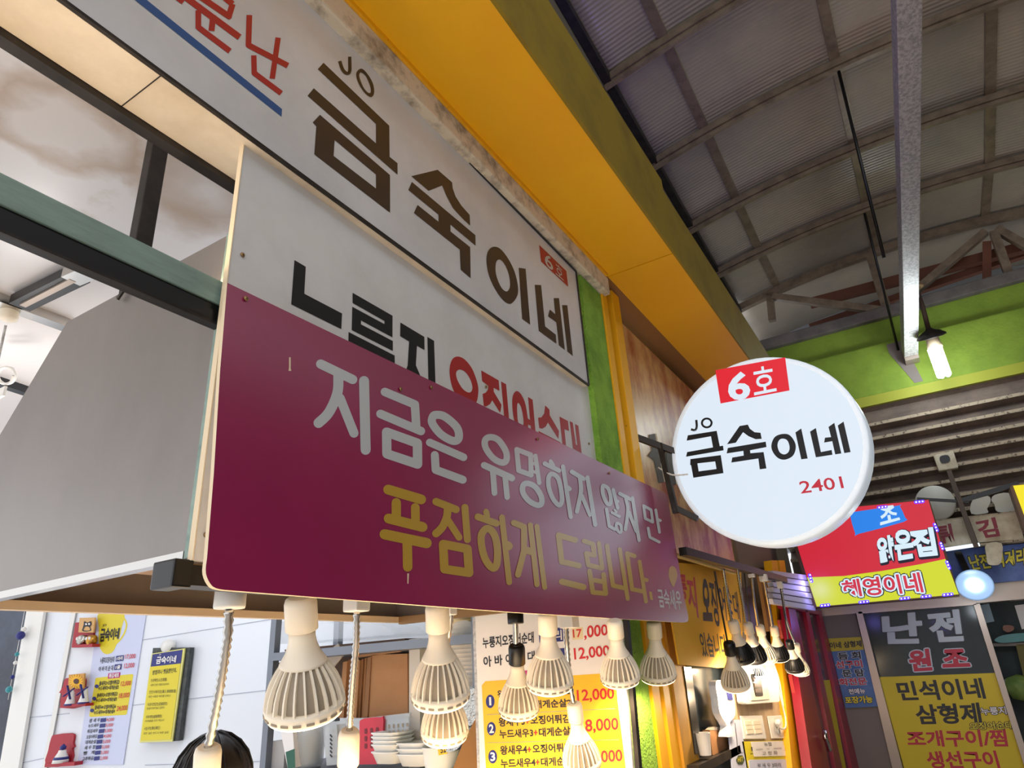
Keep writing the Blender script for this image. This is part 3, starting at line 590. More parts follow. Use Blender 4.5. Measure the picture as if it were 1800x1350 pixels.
# small menu poster
cp = crop(40, 1080, 5)
mp = thing('menu_poster', 'pale blue price poster with a yellow mug at its top on the white wall', 'poster', pTW.at(195, 1344))
slab('sheet', pTW, cp([(668, -20), (1085, -20), (880, 1322), (480, 1322)]), 0.004, m_lbl, mp, e=0.006)
E6 = 0.0068
decal('mug_picture', pTW, [P_(smooth_path([(672, -20), (885, -20), (868, 120), (850, 200), (822, 270), (790, 330), (735, 350), (692, 320), (668, 250), (668, 120)], 3, True)), S_([(895, 40), (912, 90), (895, 160), (862, 215), (828, 250)], 14, sm=True)], m_lyel, mp, e=E6, cr=cp)
decal('lettering', pTW, [T_('금숙이네', [(688, 125), (852, 122), (840, 212), (678, 240)], 0.04), T_('JO', [(702, 86), (735, 82), (732, 108), (700, 112)], 0.01), T_('누룽지오징어순대', [(682, 382), (806, 368), (800, 420), (677, 432)], 0.02), T_('아 바 이 순 대', [(670, 460), (797, 446), (791, 492), (664, 502)], 0.02),
    T_('왕새우2+오징어튀김2', [(676, 588), (852, 574), (846, 612), (668, 628)], 0.03), T_('누드새우2+대게순살2', [(668, 632), (845, 620), (838, 656), (660, 668)], 0.03), T_('왕새우3+오징어튀김3', [(655, 695), (834, 680), (828, 716), (648, 732)], 0.03), T_('누드새우3+대게순살3', [(648, 740), (828, 726), (822, 760), (640, 772)], 0.03), T_('왕새우4+오징어튀김4', [(636, 800), (818, 790), (812, 828), (630, 838)], 0.03), T_('누드새우4+대게순살4', [(628, 846), (810, 834), (804, 868), (622, 880)], 0.03)] +
    [T_(s, [(x0, y), (x1, y-8), (x1-6, y+24), (x0-6, y+34)], 0.02) for s, x0, x1, y in (('왕 새 우', 588, 680, 918), ('누드새우', 578, 670, 964), ('튀김새우', 570, 662, 1012), ('오징어튀김', 562, 655, 1062), ('대게순살', 553, 648, 1108), ('새 우 장', 545, 640, 1156), ('빵   게', 536, 632, 1204), ('고추튀김', 526, 622, 1254))], m_kprint, mp, e=E6+0.002, cr=cp)
for tt_ in [P_([(820, 366), (888, 358), (882, 408), (815, 414)]), P_([(808, 440), (870, 434), (864, 484), (802, 490)])] + [P_([(x, y), (x+48, y-4), (x+43, y+30), (x-5, y+35)]) for x, y in ((685, 914), (678, 962), (670, 1010), (660, 1058), (652, 1104), (644, 1152), (637, 1200), (628, 1250))] + [S_([(649, 632), (650, 632)], 34), S_([(628, 740), (629, 740)], 34), S_([(608, 845), (609, 845)], 34)]: decal('blue_box', pTW, [tt_], m_navy, mp, e=E6+0.002, cr=cp)
decal('yellow_box', pTW, [P_(smooth_path([(640, 562), (650, 557), (960, 524), (972, 532), (915, 872), (905, 882), (595, 902), (583, 892)], 1, True))], m_lyel, mp, e=E6, cr=cp)
decal('magenta_box', pTW, [P_([(752, 518), (858, 508), (852, 556), (746, 566)])], m_mag, mp, e=E6+0.001, cr=cp)
decal('box_lettering', pTW, [T_('튀김세트', [(762, 522), (848, 514), (843, 550), (757, 560)], 0.03), T_('1마리', [(828, 374), (880, 368), (876, 400), (823, 406)], 0.03), T_('1줄', [(820, 450), (860, 446), (855, 476), (814, 480)], 0.03)], m_paper, mp, e=E6+0.004, cr=cp)
for tt_ in [T_('17,000', [(902, 354), (992, 346), (988, 390), (896, 398)], 0.012), T_('12,000', [(892, 432), (982, 425), (978, 470), (887, 480)], 0.012), T_('12,000', [(865, 590), (952, 582), (945, 628), (858, 636)], 0.012), T_('18,000', [(848, 694), (938, 686), (931, 734), (841, 744)], 0.012), T_('24,000', [(828, 806), (920, 798), (913, 846), (820, 856)], 0.012)] + [T_(s, [(x, y), (x+64, y-4), (x+60, y+28), (x-5, y+34)], 0.01) for s, x, y in (('4,000', 738, 912), ('5,000', 730, 960), ('5,000', 722, 1008), ('4,000', 714, 1056), ('5,000', 706, 1104), ('5,000', 697, 1152), ('5,000', 690, 1200), ('2,000', 682, 1250))]: decal('price', pTW, [tt_], m_rprint, mp, e=E6+0.003, cr=cp)
# yellow framed notice
yn = thing('framed_notice', 'yellow framed notice with a blue heading hanging on the white wall', 'notice', pTW.at(275, 1305))
slab('back_frame', pTW, cp([(1145, 295), (1470, 290), (1368, 1112), (1035, 1128)]), 0.03, mat('dark_marble_edge', (40, 44, 44), 0.4, c2=(70, 74, 72), nscale=30), yn, e=0.04)
slab('sheet', pTW, cp([(1134, 345), (1424, 298), (1312, 1118), (1026, 1126)]), 0.008, mat('notice_rim', (226, 220, 130), 0.4), yn, e=0.05)
decal('yellow_field', pTW, [P_([(1122, 460), (1388, 432), (1302, 1100), (1036, 1110)])], m_lyel, yn, e=0.052, cr=cp)
decal('blue_heading', pTW, [P_([(1140, 352), (1404, 310), (1389, 430), (1124, 460)])], m_navy, yn, e=0.052, cr=cp)
decal('heading_lettering', pTW, [T_('금숙이네', [(1180, 372), (1352, 362), (1342, 420), (1170, 436)], 0.03), T_('JO', [(1200, 348), (1216, 346), (1214, 362), (1198, 364)], 0)], m_paper, yn, e=0.054, cr=cp)
decal('lettering', pTW, [T_('받침하나 뺏을뿐인데..', [(1144, 492), (1358, 466), (1352, 508), (1138, 532)], 0.01)] + [T_(s, [(x, y), (x1, y-10), (x1-5, y+h-10), (x-5, y+h)], 0.0) for s, x, x1, y, h in (('인생예찬(人生禮讚)', 1128, 1268, 566, 34), ('사람의 인생은 아름답게 살아야지', 1124, 1285, 612, 20), ('만인사예지망(萬人事禮智望)', 1114, 1350, 668, 34), ('모든 사람은 예의를 갖추고', 1108, 1300, 714, 20), ('지성이면감천(至誠感天)', 1098, 1272, 778, 34), ('정성을 다하면 하늘도 감동한다', 1092, 1248, 818, 20), ('처화예방(處禍豫防)', 1084, 1225, 888, 34), ('어려움을 미리 막는다', 1078, 1245, 928, 20), ('사필귀정(事必歸正)', 1068, 1208, 990, 34), ('모든 일은 반드시 바른 길로', 1064, 1282, 1036, 20))], m_kprint, yn, e=0.054, cr=cp)
hk = lathe('wall_hook', [(0.001, -0.03), (0.03, -0.022), (0.036, 0), (0.03, 0.022), (0.001, 0.03)], m_plw, None, pTW.at(296, 1136, 0.03), TWN, n=16, tagd=('small round white hook above the yellow notice', 'hook'))
# three red wall shelves with trinkets
def wall_shelf(label, outline, ledge):
    t = thing('wall_shelf', label, 'wall shelf', pTW.at(*cp([ledge[3]])[0]), 'red wall shelves in the stall')
    slab('back_board', pTW, cp(outline), 0.012, mat('red_shelf', (170, 28, 44), 0.45), t, e=0.014)
    V = []
    l = cp(ledge); slab('ledge', pTW, l, 0.05, mat('red_shelf', (170, 28, 44), 0.45), t, e=0.066)
    return t
wall_shelf('topmost red wall shelf, holding an owl plaque', [(462, 72), (628, 60), (612, 280), (428, 292)], [(440, 268), (612, 258), (608, 285), (430, 292)])
wall_shelf('middle red wall shelf, holding a sunflower plaque and two windmills', smooth_path([(362, 590), (385, 560), (520, 555), (545, 580), (540, 640), (548, 800), (335, 822), (345, 700), (318, 690), (350, 640)], 2, True), [(330, 795), (552, 780), (550, 806), (326, 824)])
wall_shelf('lowest red wall shelf with rounded top, holding a white figurine', smooth_path([(248, 1090), (280, 1058), (420, 1044), (450, 1070), (440, 1130), (452, 1165), (432, 1180), (420, 1310), (200, 1340), (222, 1200)], 2, True), [(195, 1310), (455, 1298), (452, 1330), (190, 1345)])
ow = thing('owl_plaque', 'small wooden plaque painted with an owl on the topmost red shelf', 'plaque', pTW.at(*cp([(555, 150)])[0], 0.04))
slab('plaque', pTW, cp([(500, 30), (632, 28), (618, 160), (488, 158)]), 0.01, mat('plaque_wood', (216, 170, 110), 0.6), ow, e=0.046)
decal('owl_picture', pTW, [R_([(540, 60), (568, 72), (598, 60), (604, 90), (592, 110), (600, 140), (560, 150), (522, 145), (528, 115), (535, 90)], [(545, 112), (565, 106), (585, 115), (588, 138), (560, 143), (534, 138)])], m_kprint, ow, e=0.048, cr=cp)
decal('owl_eyes', pTW, [S_([(556, 86), (557, 86)], 17), S_([(582, 84), (583, 84)], 17)], m_paper, ow, e=0.05, cr=cp)
for x, lab, mt in ((515, 'silver owl figurine, left of the pair under the owl plaque', m_foil), (598, 'golden owl figurine, right of the pair under the owl plaque', mat('gold', (190, 140, 60), 0.3, 0.8))):
    p = pTW.at(*cp([(x, 272)])[0], 0.045); t = thing('owl_figurine', lab, 'figurine', p)
    lathe('body', [(0.001, 0), (0.022, 0.004), (0.03, 0.022), (0.027, 0.042), (0.02, 0.052), (0.001, 0.056)], mt, t, p, n=16)
    for s in (-1, 1): lathe('eye', [(0.009, 0), (0.009, 0.003), (0.001, 0.004)], m_paper, t, p + Vector((0, 0, 0.036)) + TWD*0.011*s + TWN*0.024, TWN, n=12)
sp = thing('sunflower_plaque', 'square plaque painted with a sunflower on the middle red shelf', 'plaque', pTW.at(*cp([(470, 660)])[0], 0.05))
slab('plaque', pTW, cp([(405, 530), (540, 518), (532, 650), (395, 662)]), 0.01, mat('plaque_orange', (206, 150, 64), 0.5), sp, e=0.05)
decal('petals', pTW, [S_([(468, 588), (468+56*math.cos(a), 588+54*math.sin(a))], 14) for a in np.arange(0, 6.28, 0.393)], mat('petal_yellow', (242, 180, 30), 0.5), sp, e=0.052, cr=cp)
decal('flower_heart', pTW, [S_([(468, 588), (469, 588)], 46)], mat('heart_brown', (80, 50, 40), 0.6), sp, e=0.055, cr=cp)
for x, y, h, lab in ((412, 800, 0.10, 'larger blue and white windmill figurine on the middle red shelf'), (530, 785, 0.095, 'smaller blue and white windmill figurine at the right end of the middle red shelf')):
    p = pTW.at(*cp([(x, y)])[0], 0.055); t = thing('windmill_figurine', lab, 'figurine', p)
    lathe('tower', [(0.026, 0), (0.026, 0.008), (0.02, 0.03), (0.014, h*0.6), (0.015, h*0.62), (0.001, h*0.85)], m_paper, t, p, n=14)
    lathe('base_band', [(0.029, 0), (0.029, 0.006), (0.027, 0.008)], m_navy, t, p, n=14)
    q = p + Vector((0, 0, h*0.66)) + TWN*0.02
    for k in range(4):
        a = k*math.pi/2+0.5; beam('sail', q, q + TWD*0.04*math.cos(a) + Vector((0, 0, 0.04*math.sin(a))), 0.012, 0.003, m_navy, t)
p = pTW.at(*cp([(330, 1305)])[0], 0.05); t = thing('white_figurine', 'white and navy figurine on the lowest red shelf', 'figurine', p)
lathe('body', [(0.04, 0), (0.036, 0.02), (0.02, 0.05), (0.018, 0.06)], m_paper, t, p, n=16); lathe('head', [(0.001, 0.058), (0.014, 0.064), (0.016, 0.076), (0.001, 0.09)], m_navy, t, p, n=14)
lathe('sash', [(0.038, 0.016), (0.034, 0.028)], m_navy, t, p, n=16)
# ================================================================== RACK WITH PACKAGING
RY = 2.0; pR = PY(RY)
m_rack = mat('grey_rack_steel', (120, 126, 136), 0.45, 0.4)
def R3(x, y, dy=0.0): return PY(RY+dy).at(x, y)
XL, XR = R3(471, 1220).x, -1.36
ztop_, zlow = R3(600, 1122).z, R3(700, 1347).z
rk = thing('storage_rack', 'grey steel storage rack filled with cardboard and packaging', 'rack', (-1.85, 2.15, 0))
for x in (XL, XR-0.02):
    for y in (RY, RY+0.36): box('post', (x-0.016, x+0.016), (y, y+0.03), (0, 1.98), m_rack, rk)
for z in (ztop_-0.03, zlow-0.02, 0.7): box('shelf', (XL, XR), (RY-0.004, RY+0.39), (z-0.03, z), m_rack, rk)
ztop_ -= 0.03; zlow -= 0.02
def cbox(name, x0, x1, y0, y1, d, mt, parent=None, dy=0.02, tagd=None, z0=None):
    ym = (y0+y1)/2; xm = (x0+x1)/2
    a = Vector((R3(x0, ym, dy).x, 0, R3(xm, y0, dy).z)); b = Vector((R3(x1, ym, dy).x, 0, R3(xm, y1, dy).z))
    return box(name, (min(a.x, b.x), max(a.x, b.x)), (RY+dy, RY+dy+d), (z0 if z0 is not None else min(a.z, b.z), max(a.z, b.z)), mt, parent, tagd=tagd)
zb0 = zlow
a = slab('plastic_bag', PY(RY+0.05), smooth_path([(478, 1132), (480, 1100), (520, 1088), (560, 1095), (620, 1090), (668, 1098), (692, 1112), (692, 1116)], 3), 0.2, m_film, tagd=('crumpled clear plastic bag on the top shelf of the rack', 'plastic bag'))
ob = thing('cardboard_box', 'open cardboard box, its dark colour partly shadow, with raised flaps under the top shelf', 'box', R3(640, 1150))
slab('body', PY(RY+0.262), [(500, 1142), (712, 1122), (718, 1262), (540, 1262)], 0.1, m_card2, ob)  # dark cardboard, its colour also standing for shadow behind the boxes
slab('flap', PY(RY+0.1), [(566, 1153), (594, 1131), (602, 1153), (586, 1173)], 0.006, mat('pale_flap', (190, 176, 160), 0.8), ob); slab('flap', PY(RY+0.12), [(630, 1152), (700, 1126), (704, 1146), (628, 1156)], 0.006, m_card, ob)
sf = slab('cardboard_flap', PY(RY+0.06), [(472, 1170), (500, 1162), (492, 1180), (484, 1182)], 0.05, m_card2, tagd=('small torn piece of dark cardboard against the left rack post', 'cardboard'))
fb = thing('flat_box', 'largest flat brown cardboard box standing at the front of the stack', 'flat box', R3(685, 1259), 'folded cardboard boxes on the rack')
slab('sheet', PY(RY+0.12), [(654, 1151), (716, 1149), (717, 1256), (645, 1262)], 0.02, m_card, fb)
for k, (x0, x1, yt) in enumerate(((646, 653, 1156), (640, 645, 1158), (634, 639, 1160), (624, 633, 1162), (612, 623, 1160), (603, 611, 1164))):
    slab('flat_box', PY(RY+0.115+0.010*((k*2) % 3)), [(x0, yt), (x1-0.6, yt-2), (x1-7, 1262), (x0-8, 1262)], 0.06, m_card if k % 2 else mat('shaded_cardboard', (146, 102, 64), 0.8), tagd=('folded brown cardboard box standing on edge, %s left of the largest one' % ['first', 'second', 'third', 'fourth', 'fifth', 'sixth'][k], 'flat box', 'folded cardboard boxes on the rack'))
cbox('carton', 719, 738, 1123, 1302, 0.04, mat('grey_white_carton', (206, 198, 186), 0.7), dy=0.1, tagd=('tall pale grey carton beside the cardboard stack', 'carton'), z0=zb0)
# basket
bk = thing('plastic_basket', 'translucent perforated plastic basket in front of the cardboard', 'basket', R3(650, 1344))
slab('front_wall', PY(RY+0.06), [(566, 1271), (719, 1254), (718, 1340), (574, 1344)], 0.004, m_trl, bk); slab('rim', PY(RY+0.058), [(564, 1271), (720, 1253), (720, 1259), (565, 1278)], 0.012, m_trl, bk)
decal('holes', PY(RY+0.06), [S_([(676+i*8, 1276+j*11-i*0.8), (676+i*8, 1280+j*11-i*0.8)], 3.5) for i in range(6) for j in range(6)] + [S_([(586+i*8, 1284+j*11-i*0.8), (586+i*8, 1288+j*11-i*0.8)], 3.5) for i in range(5) for j in range(5)], m_core, bk, e=0.002)
rc = thing('red_container', 'bright red perforated plastic lid leaning in front of the basket', 'container', R3(650, 1344))
slab('body', PY(RY+0.05), smooth_path([(632, 1268), (640, 1263), (668, 1261), (674, 1266), (672, 1335), (690, 1342), (632, 1344)], 2), 0.02, m_pink, rc)
decal('holes', PY(RY+0.05), [S_([(643+i*10, 1283+j*13-i), (643+i*10, 1288+j*13-i)], 5) for i in range(3) for j in range(3)], mat('dark_red', (120, 20, 34), 0.5), rc, e=0.002)
# foam trays, one by one
def tray(px0, px1, py, lab, dy, g, tilt=0.0):
    a, b = PY(RY+dy).at(px0, py), PY(RY+dy).at(px1, py); w_ = (b-a).length; cx = (a.x+b.x)/2; z = a.z*0.5+b.z*0.5
    t = thing('foam_tray', lab, 'foam tray', (cx, RY+dy+0.05, z-0.035), g)
    V = []; n = 24
    def ringv(rx, ry, zz): return [(cx+rx*math.copysign(abs(math.cos(k*2*math.pi/n))**0.5, math.cos(k*2*math.pi/n)), RY+dy+0.06+ry*math.copysign(abs(math.sin(k*2*math.pi/n))**0.5, math.sin(k*2*math.pi/n)), zz) for k in range(n)]
    rings = [ringv(w_*0.38, 0.045, z-0.035), ringv(w_*0.48, 0.058, z-0.004), ringv(w_*0.52, 0.064, z), ringv(w_*0.52, 0.064, z+0.003), ringv(w_*0.47, 0.055, z-0.002), ringv(w_*0.36, 0.04, z-0.03)]
    for r in rings: V += r
    F = [tuple(range(n))] + [(i*n+k, i*n+(k+1) % n, i*n+n+(k+1) % n, i*n+n+k) for i in range(5) for k in range(n)] + [tuple(5*n+k for k in range(n))]
    link('tray', V, F, m_foam, t, smooth=True); return t
for k in range(5): tray(647, 694, 1318-k*7+ (6 if k == 0 else 0), 'white foam tray in the left stack in front of the basket, %s' % ['bottom one', 'second from bottom', 'middle one', 'second from top', 'top one'][k], 0.0-0.03, 'left stack of foam trays')
for k in range(3): tray(690, 745, 1328-k*10, 'deep white foam tray in the right stack, %s' % ['bottom one', 'middle one', 'top one'][k], 0.01-0.03, 'right stack of foam trays')
bo = thing('wrapped_bowl', 'white plastic tub wrapped in film with a yellow 52 tag', 'tub', R3(775, 1344))
pB = R3(776, 1340, 0.04); rb = 0.066
lathe('tub', [(0.001, 0), (rb*0.72, 0), (rb*0.85, 0.02), (rb, 0.075), (rb*1.04, 0.078), (rb*0.96, 0.074), (rb*0.75, 0.01), (0.001, 0.008)], m_foam, bo, (pB.x, pB.y, zb0))
slab('yellow_tag', PY(RY-0.028), [(769, 1312), (783, 1309), (786, 1325), (771, 1328)], 0.002, mat('yellow_tag', (240, 196, 40), 0.5), bo); decal('tag_lettering', PY(RY-0.028), [T_('52', [(773, 1313), (782, 1312), (784, 1322), (775, 1324)], 0.02)], m_kprint, bo, e=0.001)
cu = thing('cup_stack', 'stack of clear plastic cups in a translucent tub at the left of the rack', 'cups', R3(540, 1342))
p = R3(541, 1340, 0.06); lathe('tub', [(0.05, 0), (0.058, 0.02), (0.062, 0.14), (0.066, 0.15), (0.06, 0.15), (0.05, 0.01)], m_trl, cu, (p.x, p.y, zb0))
lathe('cups', [(0.038, 0.01)] + [(0.04+0.004*(i % 2), 0.012+0.007*i) for i in range(16)] + [(0.03, 0.13)], m_foam, cu, (p.x, p.y, zb0))
c2_ = thing('clear_box', 'upright translucent plastic box with black printing beside the cup tub', 'container', R3(585, 1344))
slab('box', PY(RY+0.02), [(570, 1278), (592, 1274), (596, 1344), (574, 1346)], 0.08, m_trl, c2_); decal('printing', PY(RY+0.02), [S_([(581, 1292+i*7), (583, 1295+i*7)], 3) for i in range(6)], m_kprint, c2_, e=0.002)
gc = thing('green_carton', 'white and dark green carton leaning at the left end of the rack', 'carton', R3(505, 1349))
slab('carton', PY(RY-0.02), [(491, 1274), (514, 1276), (519, 1349), (506, 1352)], 0.05, m_paper, gc); decal('green_corner', PY(RY-0.02), [P_([(502, 1322), (518, 1316), (519, 1349), (506, 1352)])], mat('dark_green_print', (24, 92, 70), 0.5), gc, e=0.001)
cbox('small_carton', 474, 500, 1303, 1344, 0.08, mat('grey_carton', (176, 172, 168), 0.7), dy=0.03, tagd=('small grey white carton beside the left rack post', 'carton'), z0=zb0)
# stack of cream plates in film, foil and leaning board
ps = thing('plate_stack', 'tall film wrapped column of cream paper plates beside the price board', 'plates', R3(810, 1209))
p = R3(812, 1209, 0.06)
lathe('plates', [(0.001, 0)] + [q for i in range(18) for q in ((0.052, 0.002+0.014*i), (0.063, 0.010+0.014*i), (0.063, 0.013+0.014*i))] + [(0.001, 0.256)], mat('cream_plates', (222, 192, 138), 0.6), ps, (p.x, RY+0.1, p.z))
slab('film', PY(RY+0.03), smooth_path([(792, 1100), (830, 1094), (836, 1150), (834, 1208), (800, 1206), (790, 1150)], 3, True), 0.002, m_film, ps)
bm_ = slab('blue_carton', PY(RY+0.12), [(826, 1080), (838, 1086), (838, 1112), (834, 1120)], 0.03, m_navy, tagd=('dark blue carton corner at the top of the plate column', 'carton'))
fo = slab('foil_ball', PY(RY-0.02), smooth_path([(806, 1245), (812, 1222), (826, 1212), (838, 1214), (838, 1262), (826, 1276), (816, 1270), (806, 1282)], 2, True), 0.07, m_foil, tagd=('crumpled aluminium foil under the plate column', 'foil'))
f2 = slab('foil_sheet', PY(RY-0.04), smooth_path([(784, 1318), (800, 1302), (812, 1306), (802, 1318), (788, 1322)], 2, True), 0.03, m_foil, tagd=('small crumpled foil on the wrapped tub', 'foil'))
lb = slab('leaning_board', PY(RY-0.05), [(796, 1352), (812, 1310), (836, 1262), (842, 1262), (842, 1352)], 0.02, m_tag, tagd=('brown wooden board leaning at the right end of the rack', 'board'))
# ================================================================== BIG PRICE BOARD beside the pier
pM = PY(1.895); c5b = crop(800, 950, 3.375)
mb = thing('price_board', 'large white and yellow price board with navy numbers on the end wall of the stall', 'menu board', pM.at(970, 1350))
slab('board', pM, [(834, 1040), (1086, 1030), (1118, 1420), (846, 1420)], 0.012, m_paper, mb)
slab('side_trim', pM, [(1090, 1030), (1097, 1030), (1130, 1420), (1122, 1420)], 0.02, m_dark, mb); slab('side_trim', pM, [(829, 1040), (834, 1040), (846, 1420), (841, 1420)], 0.016, m_galv, mb)
decal('yellow_field', pM, [P_([(180, 835), (915, 786), (950, 830), (1030, 1500), (190, 1500), (158, 860)])], m_yprint, mb, e=0.001, cr=c5b)
decal('separators', pM, [S_([(190, 1034), (948, 998)], 3), S_([(195, 1200), (970, 1182)], 3)], m_gsteel, mb, e=0.002, cr=c5b)
for dx, dy in ((208, 955), (215, 1117), (223, 1283)): decal('number_disc', pM, [P_([(dx+26*math.cos(a), dy+40*math.sin(a)) for a in np.arange(0, 6.28, 0.3)])], m_navy, mb, e=0.002, cr=c5b)
decal('disc_numbers', pM, [T_('1', [(201, 930), (213, 929), (215, 978), (203, 979)], 0.0), T_('2', [(202, 1093), (226, 1092), (229, 1140), (204, 1142)], 0.03), T_('3', [(210, 1259), (234, 1258), (237, 1306), (212, 1308)], 0.03)], m_paper, mb, e=0.003, cr=c5b)
for q in ([(496, 525), (638, 516), (642, 598), (500, 607)], [(500, 650), (648, 638), (652, 712), (505, 722)]): decal('blue_box', pM, [P_(q)], m_navy, mb, e=0.001, cr=c5b)
decal('box_lettering', pM, [T_('1마리', [(510, 540), (630, 530), (633, 588), (514, 596)], 0.02), T_('1줄', [(540, 662), (615, 655), (618, 702), (544, 708)], 0.02)], m_paper, mb, e=0.002, cr=c5b)
decal('magenta_box', pM, [P_([(412, 772), (585, 760), (588, 812), (415, 824)])], m_mag, mb, e=0.002, cr=c5b)
decal('sticker', pM, [P_([(692, 518), (758, 514), (760, 586), (696, 590)])], mat('cream_sticker', (230, 214, 170), 0.5), mb, e=0.001, cr=c5b)
decal('lettering', pM, [T_('누룽지오징어순대', [(162, 577), (464, 542), (466, 606), (166, 640)], 0.025), T_('아 바 이 순 대', [(167, 690), (470, 656), (472, 714), (171, 752)], 0.025), T_('왕새우2', [(250, 890), (400, 884), (403, 930), (256, 938)], 0.03), T_('오징어튀김2', [(430, 882), (684, 868), (686, 914), (434, 928)], 0.03), T_('누드새우2', [(254, 958), (438, 950), (441, 990), (258, 1000)], 0.03), T_('대게순살2', [(470, 950), (686, 938), (690, 986), (474, 996)], 0.03),
    T_('왕새우3', [(258, 1052), (410, 1044), (413, 1096), (262, 1104)], 0.03), T_('오징어튀김3', [(446, 1042), (704, 1030), (707, 1080), (450, 1092)], 0.03), T_('누드새우3', [(262, 1124), (460, 1116), (463, 1164), (266, 1174)], 0.03), T_('대게순살3', [(496, 1114), (704, 1102), (708, 1152), (500, 1164)], 0.03),
    T_('왕새우4', [(267, 1220), (424, 1212), (427, 1264), (271, 1272)], 0.03), T_('오징어튀김4', [(458, 1212), (716, 1200), (719, 1250), (462, 1262)], 0.03), T_('누드새우4', [(270, 1298), (474, 1290), (477, 1340), (274, 1350)], 0.03), T_('대게순살4', [(508, 1290), (720, 1280), (723, 1330), (512, 1340)], 0.03)], m_kprint, mb, e=0.002, cr=c5b)
decal('plus_signs', pM, [S_([(x-11, y), (x+11, y)], 8, cap=False) for x, y in ((415, 905), (454, 970), (428, 1070), (478, 1140), (440, 1240), (490, 1315))] + [S_([(x, y-16), (x, y+16)], 7, cap=False) for x, y in ((415, 905), (454, 970), (428, 1070), (478, 1140), (440, 1240), (490, 1315))], m_rprint, mb, e=0.002, cr=c5b)
for tt_ in [T_('17', [(698, 530), (748, 526), (750, 572), (702, 576)], 0.02), T_(',000', [(766, 508), (902, 498), (906, 570), (768, 590)], 0.02), T_('12,000', [(704, 640), (912, 622), (917, 692), (710, 716)], 0.02), T_('12,000', [(722, 888), (940, 874), (944, 948), (726, 962)], 0.02), T_('18,000', [(742, 1066), (965, 1052), (969, 1132), (746, 1146)], 0.02), T_('24,000', [(762, 1256), (988, 1240), (993, 1318), (766, 1334)], 0.02)]: decal('price', pM, [tt_], m_rprint, mb, e=0.002, cr=c5b)
# ================================================================== LAMPS
def bulb_mesh():
    """unit bulb hanging down from the origin: socket 0..-0.046, lens at -0.165; radius 0.06"""
    d = {}
    def lm(name, prof, n=30):
        V, F = [], []
        for i, (r, h) in enumerate(prof):
            for k in range(n):
                a = 2*math.pi*k/n; V.append((r*math.cos(a), r*math.sin(a), h))
            if i:
                q = (i-1)*n; F += [(q+k, q+(k+1) % n, q+n+(k+1) % n, q+n+k) for k in range(n)]
        F += [tuple(reversed(range(n))), tuple(range((len(prof)-1)*n, len(prof)*n))]
        me = bpy.data.meshes.new(name); me.from_pydata(V, [], F)
        b = bmesh.new(); b.from_mesh(me); bmesh.ops.recalc_face_normals(b, faces=b.faces); b.to_mesh(me); b.free()
        for p in me.polygons: p.use_smooth = len(p.vertices) == 4
        return me
    d['socket'] = lm('socket', [(0.018, 0), (0.0225, -0.003), (0.0245, -0.009), (0.0245, -0.046), (0.0225, -0.047)])
    d['neck'] = lm('neck', [(0.020, -0.047), (0.020, -0.058), (0.0215, -0.066), (0.026, -0.078), (0.034, -0.090), (0.036, -0.0935), (0.030, -0.095)])
    prof = [(0.034, -0.092), (0.043, -0.104), (0.051, -0.117), (0.0565, -0.130), (0.0595, -0.143), (0.060, -0.150)]
    d['core'] = lm('core', [(r*0.90-0.001, h) for r, h in prof])
    V, F = [], []
    N = 22
    for k in range(N):
        a = 2*math.pi*k/N; c, s = math.cos(a), math.sin(a); tx, ty = -s, c; w_ = 0.0017
        n = len(V)
        for r, h in prof:
            for rr, ww in ((r*0.86, -w_), (r, -w_*0.8), (r, w_*0.8), (r*0.86, w_)): V.append((rr*c+tx*ww, rr*s+ty*ww, h))
        for i in range(len(prof)-1):
            q = n+4*i; F += [(q+j, q+(j+1) % 4, q+4+(j+1) % 4, q+4+j) for j in range(4)]
        F += [(n, n+1, n+2, n+3), (n+23, n+22, n+21, n+20)]
    me = bpy.data.meshes.new('fins'); me.from_pydata(V, [], F); b = bmesh.new(); b.from_mesh(me); bmesh.ops.recalc_face_normals(b, faces=b.faces); b.to_mesh(me); b.free(); d['fins'] = me
    d['ring'] = lm('ring', [(0.055, -0.146), (0.0602, -0.147), (0.0604, -0.152), (0.059, -0.160), (0.056, -0.164), (0.052, -0.163)])
    d['lens'] = lm('lens', [(0.0555, -0.1615), (0.0555, -0.1655), (0.051, -0.1672), (0.03, -0.168), (0.001, -0.168)])
    V, F = [], []
    for k in range(20):
        a0, a1 = 2*math.pi*(k+0.2)/20, 2*math.pi*(k+0.8)/20; n = len(V)
        for r in (0.0588, 0.0608):
            for a in (a0, (a0+a1)/2, a1):
                for h in (-0.1555, -0.1585): V.append((r*math.cos(a), r*math.sin(a), h))
        F += [tuple(n+i for i in f) for f in ((6, 7, 9, 8), (8, 9, 11, 10), (0, 2, 3, 1), (2, 4, 5, 3), (0, 1, 7, 6), (4, 10, 11, 5), (0, 6, 8, 2), (2, 8, 10, 4), (1, 3, 9, 7), (3, 5, 11, 9))]
    me = bpy.data.meshes.new('vent_slots'); me.from_pydata(V, [], F); d['slots'] = me
    return d
BM_ = bulb_mesh(); BC = {}
def bmesh_with(key, mt):
    k = (key, mt.name)
    if k not in BC: me = BM_[key].copy(); me.materials.append(mt); BC[k] = me
    return BC[k]
def child(name, me, parent):
    o = bpy.data.objects.new(name, me); COL.objects.link(o); o.parent = parent; WM[o.name] = WM[parent.name]; return o
